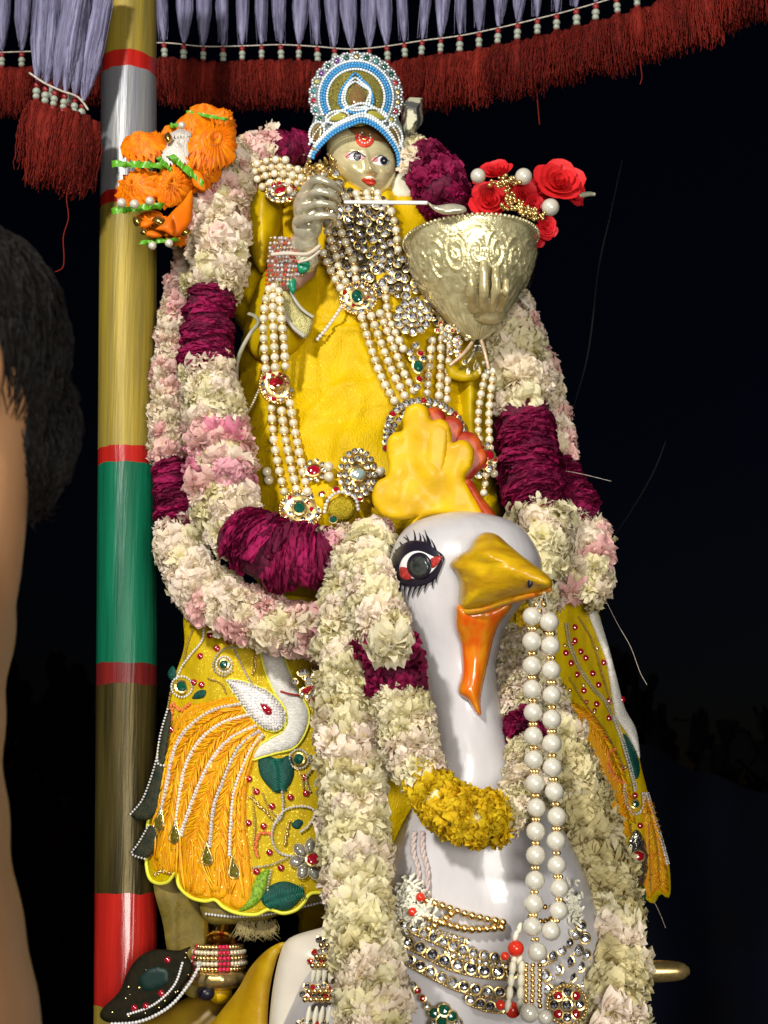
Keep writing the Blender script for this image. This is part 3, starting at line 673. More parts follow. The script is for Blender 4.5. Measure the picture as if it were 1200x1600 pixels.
    mb = MB(); ball(mb, W(829, 909, by(829, 909) - .041), (.0035, .004, .0085), 2, M=Euler((0, rad(12), 0)).to_matrix()); build(mb, 'nostril', BLACK, bk)
    # wattle
    ol = [(712, 956), (716, 945), (740, 950), (775, 946), (800, 936), (796, 955), (782, 972), (772, 995), (764, 1030), (755, 1070), (751, 1095), (752, 1117), (744, 1114), (732, 1096), (718, 1086), (716, 1075), (722, 1050), (720, 1010), (712, 982)]
    def wy(px, py): return min(swan_y(px, py), swan_y(735, py) + .0) - .006 - .03 * max(0, (1010 - py) / 70) * .6
    mb = MB(); patch(mb, ol, wy, .03, 4, .02, 22, smoothing=4, bump=lambda x, y: .0012 * nz(x / 9, y / 30)); build(mb, 'wattle', WATT, swan)
    # painted eye
    e = lambda off: (lambda px, py: swan_y(px, py) - off)
    eye = sheet('eye', [(609, 893), (612, 872), (622, 856), (640, 845), (662, 846), (680, 858), (694, 870), (690, 886), (680, 905), (660, 915), (636, 916), (618, 908)], e(.0022), BLACK, swan, .004, 4, sm=5)
    sheet('eye_white', [(624, 889), (629, 873), (641, 863), (656, 861), (671, 867), (686, 876), (677, 891), (663, 901), (646, 904), (632, 900)], e(.0034), EYEW, eye, .0015, 3.5)
    sheet('red_corner', [(625, 886), (638, 888), (642, 896), (642, 906), (626, 903)], e(.0042), EYER, eye, .001, 4, sm=2)
    sheet('red_corner', [(674, 872), (690, 868), (686, 880), (676, 888), (670, 880)], e(.0042), EYER, eye, .001, 4, sm=2)
    sheet('iris', ell(655, 884, 19.5, 21), e(.0046), BLACK, eye, .001, 4); sheet('pupil', ell(655, 885, 14.5, 16), e(.0052), IRIS, eye, .001, 4)
    lash = [((620, 862), (606, 850)), ((617, 868), (608, 862)), ((613, 878), (606, 876)), ((613, 888), (606, 890)), ((628, 853), (619, 842)), ((638, 848), (634, 836)), ((648, 846), (646, 829)), ((656, 847), (655, 833)), ((664, 850), (660, 836)), ((672, 854), (668, 838)), ((680, 860), (673, 843)),
            ((626, 912), (626, 932)), ((634, 915), (632, 930)), ((643, 916), (637, 936)), ((652, 915), (644, 932)), ((661, 912), (652, 930)), ((670, 908), (663, 924)), ((679, 902), (676, 918)), ((686, 892), (682, 909)), ((641, 849), (628, 838)), ((668, 852), (664, 830))]
    for (a, b) in lash:
        a = np.array(a, float); b = np.array(b, float); d = (b - a) / np.linalg.norm(b - a); n_ = np.array([-d[1], d[0]]); m = (a + b) / 2 + n_ * 1.6
        sheet('eyelash', [a + n_ * 1.7 - d * 4, a - n_ * 1.7 - d * 4, m - n_ * 1.4, b + (b - a) * .15, m + n_ * 1.0], e(.002), BLACK, eye, .003, 3, sm=2)
    # yellow painted wing at the lower left
    wy2 = lambda x, y: -.06 + .0006 * (430 - x)
    sheet('wing', [(446, 1472), (420, 1482), (392, 1510), (372, 1545), (345, 1580), (300, 1640), (260, 1720), (420, 1760), (418, 1640), (420, 1560), (432, 1500)], lambda x, y: -.1 + .0007 * (440 - x), mat('shaded_enamel_wing', (.42, .26, .003), (.33, .18, .002), 25, rough=.4, bump=.6, bs=50), swan, .05, 8, .03, 50)  # wing's yellow darkened to carry the shade at the lower left
    sheet('flank', [(452, 1466), (436, 1496), (424, 1560), (420, 1640), (430, 1760), (620, 1800), (640, 1560), (600, 1440), (540, 1440), (500, 1450)], lambda x, y: -.12 + .0001 * (600 - x), mat('cream_enamel', (.74, .68, .56), (.66, .6, .5), 8, rough=.3, coat=.2), swan, .1, 10, .04, 60)
build_swan()

# ------------------------------------------------------------------ the deity
TOR = [(262, 570, 60, .14, .05), (290, 565, 130, .15, .09), (340, 560, 165, .15, .13), (420, 565, 182, .15, .16), (500, 570, 196, .14, .17), (600, 572, 196, .13, .175), (700, 580, 196, .12, .175), (830, 585, 196, .11, .18), (900, 590, 190, .16, .16), (1000, 590, 160, .22, .12), (1250, 600, 150, .24, .1), (1400, 600, 140, .26, .1), (1500, 600, 120, .26, .1)]
tor_y = loft_y(TOR)
def fold(px, py, a=0):
    f = .008 * nz(px / 90, py / 50, 1) + .005 * nz(px / 30, py / 70, 2) + .003 * nz((px + py) / 34, (py - px) / 90, 7)
    if py < 560: f += .011 * nz((px - py * .35) / 22, (py + px * .3) / 90, 5) * min(1, (560 - py) / 80)
    f += .006 * max(0, 1 - 3.2 * abs(nz((px + py * .5) / 70, (py - px * .3) / 160, 11))) ** 2 + .004 * max(0, 1 - 4 * abs(nz(px / 95, py / 38, 15))) ** 2
    f += -.004 * math.exp(-((py - 572 - .02 * (px - 500)) / 3.5) ** 2) * (1 if 470 < px < 650 else 0)
    for x0, y0, x1, y1, w, h in ((505, 500, 436, 650, 7, .006), (520, 520, 505, 660, 6, .004), (545, 520, 610, 700, 8, .006), (480, 556, 650, 572, 5, .006), (470, 690, 560, 640, 9, .005), (620, 470, 560, 540, 8, .006), (560, 440, 500, 540, 9, .008), (590, 640, 520, 780, 9, .005), (450, 700, 480, 800, 7, .004)):
        dx, dy = x1 - x0, y1 - y0; L_ = math.hypot(dx, dy); t = ((px - x0) * dx + (py - y0) * dy) / L_ / L_; dd = ((px - x0) * dy - (py - y0) * dx) / L_ + 5 * math.sin(t * 5)
        f += h * math.exp(-(dd / w) ** 2) * math.exp(-((t - .5) / .42) ** 4) - .5 * h * math.exp(-((dd - w * 1.4) / w) ** 2) * math.exp(-((t - .5) / .42) ** 4)
    return f
def robe_y(px, py): return tor_y(px, py) - fold(px, py)
deity = thing('deity_statue', W(590, 1500, .14), 'brass-faced deity statue in a yellow silk robe seated on the swan', 'deity statue')
def face():
    # silver gilt mask modelled as a height field on an egg
    cx, cy, rx, ry = 566, 248, 53, 62; th = rad(14); yb = .035; st = 1.6
    def g(x, y, a, b, sx, sy): return math.exp(-((x - a) / sx) ** 2 - ((y - b) / sy) ** 2)
    def hy(px, py):
        dx, dy = px - cx, py - cy; u = (dx * math.cos(th) + dy * math.sin(th) * -1); v = (dy * math.cos(th) + dx * math.sin(th)); u = dx - dy * .3; v = dy
        w = rx * (1 - .26 * max(0, v / ry) ** 1.6); q = 1 - (u / w) ** 2 - (v / ry) ** 2
        h = .05 * math.sqrt(max(q, 0)); f = 0; U = u; V = v
        f += .0125 * g(U, V, 8, 16, 4.6, 9) + .008 * g(U, V, 8, 2, 3.4, 14) + .004 * g(U, V, 2, 20, 4, 4) + .004 * g(U, V, 14, 20, 4, 4)   # nose
        f += .0035 * (g(U, V, -11, -13, 15, 3.2) + g(U, V, 28, -11, 12, 3.2))                                                               # brows
        f -= .005 * (g(U, V, -12, -3, 12, 6) + g(U, V, 28, 2, 10, 6)); f += .0035 * (g(U, V, -12, -3, 9, 4) + g(U, V, 28, 2, 8, 4))         # sockets and balls
        f += .004 * (g(U, V, -18, 16, 12, 10) + g(U, V, 30, 18, 9, 10))                                                                      # cheeks
        f += .006 * g(U, V, 5, 33, 9, 2.8) + .006 * g(U, V, 4, 39, 7, 2.8) - .003 * g(U, V, 5, 36, 9, 1.4) + .006 * g(U, V, 2, 52, 8, 6)   # lips, chin
        return yb - h - f
    ol = []
    for a in np.linspace(0, 2 * math.pi, 30, endpoint=False):
        v = ry * math.sin(a); w = rx * (1 - .26 * max(0, math.sin(a)) ** 1.6); ol.append((cx + w * math.cos(a) + v * .3, cy + v))
    mb = MB(); patch(mb, ol, hy, .004, 2.2, smoothing=3); hd = build(mb, 'face', BRASS, deity)
    mb = MB(); ball(mb, W(cx - 2, cy - 6, .045), (.05, .052, .062), 3); tube(mb, [W(575, 275, .06), W(570, 330, .09)], [.03, .04], 16); build(mb, 'head', mat('dark_gilt', (.35, .18, .06), (.25, .12, .04), 30, rough=.4, metal=.6), deity)
    f = lambda o: (lambda x, y: hy(x, y) - o)
    for (ex, ey, rx_, ry_, ix, rot, pk) in ((556, 244, 15.5, 7.4, 558, .04, (543, 243)), (595, 251, 13.5, 7.8, 600, .06, (586, 249))):
        ew = sheet('eye', ell(ex, ey, rx_, ry_, 12, rot), f(.0012), EYEW, hd, .002, 2.2, sm=2)
        sheet('eye_corner', ell(pk[0], pk[1], 4.5, 4, 8), f(.002), PINKM, ew, .001, 2, sm=2)
        sheet('iris', ell(ix, ey, 6.2, 6.6, 10), f(.0026), BLACK, ew, .001, 2, sm=2)
        mb = MB(); ball(mb, W(ix, ey, f(.0036)(ix, ey)), .0011, 1); build(mb, 'pupil', EYEW, ew)
        mb = MB(); ptube(mb, [(ex - rx_, ey + 1, f(.002)(ex - rx_, ey + 1)), (ex, ey - ry_ - .6, f(.002)(ex, ey - ry_)), (ex + rx_, ey + 1, f(.002)(ex + rx_, ey + 1))], .7, seg=5); build(mb, 'lid_line', BLACK, ew)
    sheet('corner', ell(566, 246, 3.5, 3, 8), f(.002), PINKM, hd, .001, 2, sm=2)
    sheet('lips', [(565, 280), (571, 277.5), (576, 279), (582, 278.5), (588, 284), (585, 289), (578, 290.5), (571, 287), (566, 283)], f(.0012), LIPM, hd, .003, 1.8, .001, 4, sm=2)
    # forehead mark
    t = sheet('forehead_mark', ell(570, 215, 15, 15, 18), f(.0022), mat('vermilion', (.62, .05, .02), rough=.4), hd, .003, 3)
    mb = MB()
    for k in range(12):
        a = k * math.pi / 6; ball(mb, W(570 + 9 * math.cos(a), 215 + 9 * math.sin(a), f(.0035)(570 + 9 * math.cos(a), 215 + 9 * math.sin(a))), .0016, 1)
    build(mb, 'mark_beads', WBEAD, t); stone(t, 'r', 570, 215, f(.0035), 3.6)
face()
def body_parts():
    mb = MB(); loft(mb, TOR, 220, 22, bump=lambda px, py, a: fold(px, py)); build(mb, 'robe', ROBE, deity)
    # cloth on the shoulder, sleeve folds
    sheet('shoulder_cloth', [(396, 285), (388, 310), (380, 345), (382, 372), (390, 390), (398, 412), (412, 428), (420, 400), (440, 350), (440, 310), (425, 290)], lambda x, y: .005 + .0009 * abs(x - 410), ROBE2, deity, .02, 6, .02, 22, bump=lambda x, y: .004 * nz(x / 14, y / 24))
    sheet('sleeve', [(380, 520), (392, 470), (410, 430), (430, 415), (470, 430), (500, 425), (512, 450), (520, 480), (505, 520), (480, 540), (440, 560), (400, 560)], lambda x, y: -.035 + .00085 * abs(x - 450), ROBE2, deity, .03, 6, .03, 40, bump=lambda x, y: .007 * nz((x + y * .5) / 17, (y - x * .3) / 50))
    sheet('sleeve', [(700, 575), (722, 560), (742, 548), (765, 562), (770, 640), (772, 760), (748, 800), (720, 780), (712, 690), (705, 620)], lambda x, y: -.0 + .0012 * abs(x - 735), ROBE2, deity, .03, 6, .03, 40, bump=lambda x, y: .006 * nz(x / 25, y / 30))
    sheet('sleeve_hem', [(698, 566), (718, 573), (744, 578), (752, 572), (750, 592), (720, 596), (700, 588)], -.035, ROBE2, deity, .01, 5, .008, 10)
    # brocade lace strip from the wrist
    lace = sheet('lace_strip', [(434, 432), (448, 440), (456, 462), (470, 485), (488, 497), (486, 516), (476, 530), (458, 518), (444, 498), (434, 468), (428, 446)], -.078, mat('silver_lace', (.55, .5, .22), (.3, .27, .1), 300, rough=.4, metal=.5, bump=1, bs=500), deity, .004, 5, .004, 8)
    mb = MB(); ptube(mb, [(430, 445, -.084), (440, 480, -.086), (455, 508, -.086), (476, 526, -.084)], 3.4); ptube(mb, [(450, 445, -.084), (462, 470, -.086), (474, 485, -.086), (490, 496, -.084)], 2.6); build(mb, 'lace_border', mat('grey_braid', (.42, .4, .34), rough=.5, bump=.6, bs=600), lace)
    # silver stiffened cord at the side
    mb = MB(); ptube(mb, [(370, 594, -.0), (370, 570, -.03), (378, 545, -.045), (392, 520, -.05), (404, 504, -.05), (398, 494, -.05), (388, 490, -.04)], 3.2, seg=8, squash=(.6, 1)); build(mb, 'ribbon', mat('grey_ribbon', (.24, .24, .16), (.34, .33, .24), 80, rough=.5), deity)
    mb = MB(); beads(mb, [(404, 610), (395, 630), (383, 650)], lambda x, y: -.03, 2.2); build(mb, 'cord', SILVER, deity)
    for (x, y_) in ((390, 515), (402, 671), (523, 684), (395, 722)):
        mb = MB(); ball(mb, W(x, y_, robe_y(max(x, 394), y_) - .003), (.0052, .002, .0052), 2); build(mb, 'sequin', RUBY, deity)
body_parts()
def hand(nm, chains, palm, m, vox, parent, smooth=10):
    mb = MB()
    for ch, r in chains:
        C = catmull(ch, 5); P = [W(*c) for c in C]; k = K(ch[0][1], ch[0][2]); rr = [k * r * (1.06 - .25 * i / (len(C) - 1) + .05 * math.sin(i * math.pi / 2.5)) for i in range(len(C))]
        tube(mb, P, rr, 12); ball(mb, P[0], rr[0], 2); ball(mb, P[-1], rr[-1], 2)
    for c, r in palm: ball(mb, W(*c), r, 3)
    o = build(mb, nm, m, parent); a = o.modifiers.new('join', 'REMESH'); a.mode = 'VOXEL'; a.voxel_size = vox; a.use_smooth_shade = True
    b = o.modifiers.new('smooth', 'SMOOTH'); b.factor = .5; b.iterations = smooth; return o
def hands():
    fing = []
    for i in range(4):
        y0 = 288 + 17 * i
        fing.append(([(476 - 4 * i, y0 + 8, -.125), (494, y0 - 7 + 2 * i, -.15), (514 + 1.5 * i, y0 - 2, -.15), (530 - 2.5 * i, y0 + 8, -.128), (524 - 3 * i, y0 + 15, -.105)], 7.0 - .35 * i))
    fing.append(([(482, 350, -.12), (500, 318, -.11), (515, 300, -.1), (528, 288, -.1)], 7.5))
    hand('right_hand', fing, [((484, 326, -.112), (.026, .022, .036)), ((480, 352, -.105), (.024, .02, .028)), ((476, 378, -.09), (.022, .02, .02)), ((472, 405, -.07), (.026, .024, .026)), ((496, 312, -.105), (.02, .018, .024))], SILVER, .0014, deity, 5)
    # sleeve cuff studded with stones
    mb = MB()
    for j in range(11):
        for i in range(11 if j < 9 else 8):
            x = 424 + i * 5.6 - j * .9 + R.uniform(-1, 1); y_ = 372 + j * 7.2 + R.uniform(-1, 1); u = (x - 450) / 34
            ball(mb, W(x, y_, -.098 + .03 * u * u), .0026 * R.uniform(.8, 1.2), 0, R.choice((0, 0, 0, 1, 1, 2)))
    build(mb, 'cuff_stones', [CRYS, mat('red_crystal', (.55, .05, .02), rough=.15, coat=1), GOLD], deity, smooth=False, kind='stuff')
    sheet('cuff', [(424, 385), (440, 370), (470, 380), (498, 385), (500, 400), (492, 430), (480, 440), (464, 452), (430, 452), (420, 440), (418, 405)], lambda x, y: -.09 + .00003 * (x - 455) ** 2, mat('pink_cuff', (.3, .17, .12), rough=.5), deity, .02, 6, .004, 8)
    mb = MB(); ptube(mb, [(424, 398, -.105), (450, 396, -.115), (480, 397, -.11), (500, 384, -.1)], 3.2); ptube(mb, [(466, 410, -.105), (485, 404, -.115), (500, 392, -.1)], 2.6); build(mb, 'cuff_cord', mat('beige_cord', (.6, .52, .42), rough=.5, bump=.5, bs=700), deity)
    sheet('green_trim', [(464, 414), (478, 402), (484, 420), (470, 428)], -.098, mat('green_foil', (.01, .2, .1), rough=.3), deity, .003, 5, .003, 6); sheet('green_trim', [(450, 438), (462, 436), (460, 460), (452, 452)], -.098, bpy.data.materials['green_foil'], deity, .003, 5, .003, 6)
    # left hand, cupped against the bowl
    ch = []
    for i, (x, t) in enumerate(((737, 424), (756, 406), (775, 416), (791, 434))): ch.append(([(741 + i * 13, 482, -.118), (x, 460, -.15), (x, t + 22, -.162), (x, t + 6, -.162)], 8.2 if i < 3 else 6.6))
    hand('left_hand', ch, [((762, 490, -.1), (.028, .018, .018))], mat('gilt_fingers', (.55, .48, .26), (.4, .34, .16), 60, rough=.3, metal=.35, coat=.4), .0014, deity, 4)
hands()
BOWL_AX = None
def bowl():
    root = thing('silver_bowl', W(745, 532, -.07), 'embossed silver conical bowl wrapped in clear film, held in the statue\'s left hand', 'bowl')
    prof = [(1.02, 0), (1.0, .03), (.98, .1), (.945, .2), (.87, .34), (.78, .46), (.66, .58), (.53, .7), (.39, .82), (.23, .93), (.05, 1.0)]
    top = W(736, 376, -.07); bot = W(746, 532, -.07); rr = 102 * K(366, -.07); ax = Vector(top - bot); H = ax.length; A = frame(ax, (1, 0, 0)); seg = 120
    def emb(a, t):
        # scrolls, beaded rows and a fluted foot in relief
        e = 0; u = a / (2 * math.pi) * 18
        if .03 < t < .1: e += .0
        if .1 < t < .135: e += .0012 * max(0, math.sin(a * 48))
        if .15 < t < .5:
            fu = (u % 1) - .5; fv = (t - .32) / .17; r = math.hypot(fu * 2, fv); th = math.atan2(fv, fu * 2) * (1 if int(u) % 2 else -1)
            e += .0042 * max(0, math.sin(r * 11 + th)) * (1 if r < 1.15 else .2) + .001 * max(0, math.sin(a * 84) * math.sin(t * 110))
        if .5 < t < .54: e += .001 * max(0, math.sin(a * 60))
        if t > .56: e += .0008 * math.sin(a * 30 + 14 * t) + .0012 * nz(a * 5, t * 12)
        return e
    C = catmull(prof, 12); vs = []; uv = []
    def ring(r, t, inner=0):
        for k in range(seg * 2):
            a = 2 * math.pi * k / seg / 2; q = rr * r + (emb(a, t) if not inner else -.002)
            vs.append(np.array(A.to_3x3() @ Vector((q * math.cos(a), q * math.sin(a), 0))) + top + (bot - top) * t); uv.append((a, t))
    for r, t in C: ring(r, t)
    n1 = len(C)
    for r, t in C: ring(r * .98, t * .98, 1)
    m = seg * 2; fs = []
    for j in range(n1 - 1):
        for k in range(m):
            k2 = (k + 1) % m; fs.append((j * m + k, (j + 1) * m + k, (j + 1) * m + k2, j * m + k2)); o = n1 * m; fs.append((o + j * m + k, o + j * m + k2, o + (j + 1) * m + k2, o + (j + 1) * m + k))
    for k in range(m): k2 = (k + 1) % m; fs.append((k, k2, n1 * m + k2, n1 * m + k))
    mb = MB(); mb.add(vs, fs, 0, uv); build(mb, 'cup', SILVERG, root)
    mb = MB()
    for k in range(90):
        a = 2 * math.pi * k / 90; ball(mb, np.array(A.to_3x3() @ Vector((rr * 1.03 * math.cos(a), rr * 1.03 * math.sin(a), 0))) + top, .0029, 1)
    build(mb, 'beaded_rim', SILVERG, root)
    # clear film: crinkled skin that gathers under the bowl and flares below the tie
    film = bpy.data.materials.new('clear_film'); film.use_nodes = True; nt = film.node_tree; out = nt.nodes['Material Output']; nt.nodes.remove(nt.nodes['Principled BSDF'])
    tr = nt.nodes.new('ShaderNodeBsdfTransparent'); gl = nt.nodes.new('ShaderNodeBsdfGlossy'); gl.inputs['Roughness'].default_value = .14; mx = nt.nodes.new('ShaderNodeMixShader'); fr = nt.nodes.new('ShaderNodeFresnel'); fr.inputs[0].default_value = 1.45
    tr.inputs[0].default_value = (.96, .96, .93, 1); mth = nt.nodes.new('ShaderNodeMath'); mth.operation = 'ADD'; mth.inputs[1].default_value = .05; lw = nt.nodes.new('ShaderNodeLayerWeight'); lw.inputs[0].default_value = .25; mul = nt.nodes.new('ShaderNodeMath'); mul.operation = 'MULTIPLY'; mul.inputs[1].default_value = .35; nt.links.new(lw.outputs['Facing'], mul.inputs[0]); nt.links.new(mul.outputs[0], mth.inputs[0])
    nt.links.new(mth.outputs[0], mx.inputs[0]); nt.links.new(tr.outputs[0], mx.inputs[1]); nt.links.new(gl.outputs[0], mx.inputs[2]); nt.links.new(mx.outputs[0], out.inputs[0])
    prof2 = [(1.05, .02), (1.0, .2), (.94, .34), (.86, .46), (.75, .58), (.62, .7), (.46, .83), (.22, .97), (.07, 1.03), (.06, 1.07), (.2, 1.16), (.32, 1.3)]
    C = catmull(prof2, 10); vs = []; seg = 140
    for r, t in C:
        for k in range(seg):
            a = 2 * math.pi * k / seg; cr = .03 * nz(math.cos(a) * 5 + t * 3, math.sin(a) * 5, t * 11) + (.05 * math.sin(a * 9 + 4 * t) * r if t > .8 else .01 * math.sin(a * 7 + t * 5))
            vs.append(np.array(A.to_3x3() @ Vector((rr * (r + cr) * math.cos(a), rr * (r + cr) * math.sin(a) * (1 if t < 1 else .5), 0))) + top + (bot - top) * t)
    mb = MB(); mb.add(vs, [(j * seg + k, (j + 1) * seg + k, (j + 1) * seg + (k + 1) % seg, j * seg + (k + 1) % seg) for j in range(len(C) - 1) for k in range(seg)]); build(mb, 'film_wrap', film, root)
    hem = mat('pink_piping', (.5, .3, .2), (.6, .5, .3), 500, rough=.4, metal=.3)
    mb = MB(); ptube(mb, [(738, 535, -.1), (725, 552, -.11), (702, 572, -.11)], 3); build(mb, 'cord', hem, root)
    mb = MB(); ptube(mb, [(752, 532, -.1), (758, 552, -.11), (764, 578, -.11)], 3); build(mb, 'cord', hem, root)
    # white straw from the right hand, with a leaf-shaped spoon end
    s = thing('white_stick', W(540, 316, -.165), 'thin white stick reaching from the silver hand towards the bowl', 'stick')
    mb = MB(); ptube(mb, [(538, 316, -.165), (600, 316.5, -.18), (668, 317, -.19)], [2.8, 3.2, 3.0], seg=12); build(mb, 'rod', mat('white_plastic', (.82, .82, .8), rough=.3), s)
    sheet('spoon_tip', [(668, 315), (680, 321), (705, 318), (725, 322), (729, 330), (715, 334), (692, 335), (676, 327)], -.185, SILVER, s, .003, 4, .006, 8)
bowl()

# ------------------------------------------------------------------ crown
def crown():
    root = thing('beaded_crown', W(556, 245, -.03), 'round crown of white and blue beads with a teardrop centre on the deity statue', 'crown')
    cx, cy = 556, 152; yc = lambda x, y: -.012 - .0001 * (y - 80) + .00001 * (x - cx) ** 2
    out = [(488, 252), (481, 225), (479, 190), (480, 158)]
    for a in np.linspace(rad(200), rad(-20), 26): out.append((cx + 73 * math.cos(a) * (1 + .0), cy - 70 * math.sin(a)))
    out = [(490, 240), (481, 215)] + [(cx + (73 + (2.5 if i % 2 else -1)) * math.cos(a), cy - (70 + (2.5 if i % 2 else -1)) * math.sin(a)) for i, a in enumerate(np.linspace(rad(205), rad(-28), 36))] + [(628, 200), (630, 240), (622, 240), (605, 214), (585, 197), (566, 188), (548, 194), (525, 205), (507, 222)]
    base = sheet('back_plate', out, yc, mat('silver_board', (.42, .45, .44), (.3, .34, .36), 90, rough=.35, metal=.5), root, .006, 5, sm=3)
    mos = sheet('gold_mosaic', ell(cx, cy, 44, 46, 20), lambda x, y: yc(x, y) - .003, mat('gold_mosaic', (.42, .33, .06), (.1, .12, .03), 500, rough=.3, metal=.7, bump=1, bs=900), root, .003, 5, .001, 3)
    def row(pts, r, m, nm, off, closed=False, step=1.85): mb = MB(); beads(mb, pts, lambda x, y: yc(x, y) - off, r, step, closed=closed); build(mb, nm, m, root)
    arc = lambda r, a0, a1, n=26, ys=.98: [(cx + r * math.cos(a), cy - r * ys * math.sin(a)) for a in np.linspace(rad(a0), rad(a1), n)]
    row(arc(53.5, 208, -28), 2.7, BLUE, 'blue_bead_row', .004); row(arc(49.5, 206, -26), 2.3, BLUE, 'blue_bead_row', .004)
    row(arc(45, 205, -25), 2.3, WBEAD, 'white_bead_row', .004); row(arc(58, 208, -28), 2.2, WBEAD, 'white_bead_row', .003)
    tear = lambda s, dy=0: [(555, 152 - 37 * s + dy), (566, 152 - 27 * s), (578, 152 - 14 * s), (583 - (1 - s) * 25, 152 + 4 * s), (580 - (1 - s) * 22, 152 + 14 * s), (570, 152 + 22 * s), (556, 152 + 25 * s), (544, 152 + 22 * s), (533 + (1 - s) * 22, 152 + 14 * s), (530 + (1 - s) * 25, 152 + 4 * s), (534 + (1 - s) * 18, 152 - 12 * s), (544, 152 - 26 * s)]
    row(tear(1.0), 2.5, BLUE, 'blue_bead_row', .006, True)
    row(tear(.82), 2.3, WBEAD, 'white_bead_row', .006, True); row(tear(.66), 2.1, WBEAD, 'white_bead_row', .006, True)
    sheet('teardrop_stone', [(558, 130), (567, 140), (571, 152), (565, 163), (557, 166), (549, 162), (545, 152), (550, 140)], lambda x, y: yc(x, y) - .006, mat('amber_stone', (.3, .24, .06), (.3, .12, .08), 300, rough=.15, metal=.4, coat=1), root, .003, 3, .004, 8)
    k = 0; gm = [RUBY, EMER, GOLD, mat('violet_stone', (.12, .02, .18), rough=.1, coat=1), mat('olive_stone', (.35, .32, .05), rough=.15, coat=1), mat('teal_stone', (.05, .22, .22), rough=.1, coat=1)]
    for a in np.linspace(rad(212), rad(-34), 19):
        x, y_ = cx + 66 * math.cos(a), cy - 63.5 * math.sin(a); y = yc(x, y_) - .002; m = R.choice(gm); r = 4.2 * K(y_, y)
        mb = MB(); ball(mb, W(x, y_, y), (r, r * .5, r), 1, 0)
        for q in range(9):
            b = 2 * math.pi * q / 9; ball(mb, W(x + 6.9 * math.cos(b), y_ + 6.9 * math.sin(b), y - .001), .00185, 1, 1)
        build(mb, 'scallop_stone', [m, WBEAD], root)
    brim = lambda d: [(488 - d * .5, 246 - d * .2), (491, 238 - d), (505, 221 - d), (525, 204 - d), (548, 193 - d), (566, 187.5 - d), (586, 195 - d), (606, 213 - d), (620, 236 - d), (624 + d * .5, 258 - d * .2)]
    row(brim(-3), 2.6, BLUE, 'blue_bead_row', .014); row(brim(1.5), 2.6, BLUE, 'blue_bead_row', .014)
    row(brim(6), 2.4, WBEAD, 'white_bead_row', .013); row(brim(10), 2.4, WBEAD, 'white_bead_row', .012); row(brim(26), 2.4, WBEAD, 'white_bead_row', .009)
    for (x, y_, a, b, rot, m) in ((527, 183, 15, 6.5, -.15, gm[4]), (588, 180, 15, 6.5, .35, gm[4]), (495, 207, 8, 14, .3, GOLD), (617, 212, 8, 15, -.3, GOLD)):
        s = sheet('oval_stone', ell(x, y_, a, b, 12, rot), lambda X, Y: yc(X, Y) - .009, m, root, .004, 3, .004, 6); row(ell(x, y_, a + 3, b + 3, 12, rot), 2.3, WBEAD, 'white_bead_row', .011, True)
    # cut crystal tucked behind
    t = thing('cut_crystal', W(650, 215, .06), 'faceted clear glass ornament behind the right side of the beaded crown', 'ornament')
    a = [(628, 160), (640, 152), (660, 153), (661, 190), (646, 212), (630, 226), (626, 200)]; gl = mat('cut_glass', (.8, .78, .55), (.16, .16, .15), 45, rough=.06, metal=.3, coat=1, ramp=(.45, .52))
    c0 = W(643, 184, .02); mb = MB(); vs = [W(x, y, .05) for x, y in a] + [W(643 + (x - 643) * .45, 184 + (y - 184) * .5, .02) for x, y in a] + [W(x, y, .075) for x, y in a]; n = len(a)
    fs = [(i, (i + 1) % n, n + (i + 1) % n, n + i) for i in range(n)] + [tuple(range(n, 2 * n))] + [(i, 2 * n + i, 2 * n + (i + 1) % n, (i + 1) % n) for i in range(n)] + [tuple(range(2 * n, 3 * n))[::-1]]
    mb.add(vs, fs); build(mb, 'glass', gl, t, smooth=False)
crown()
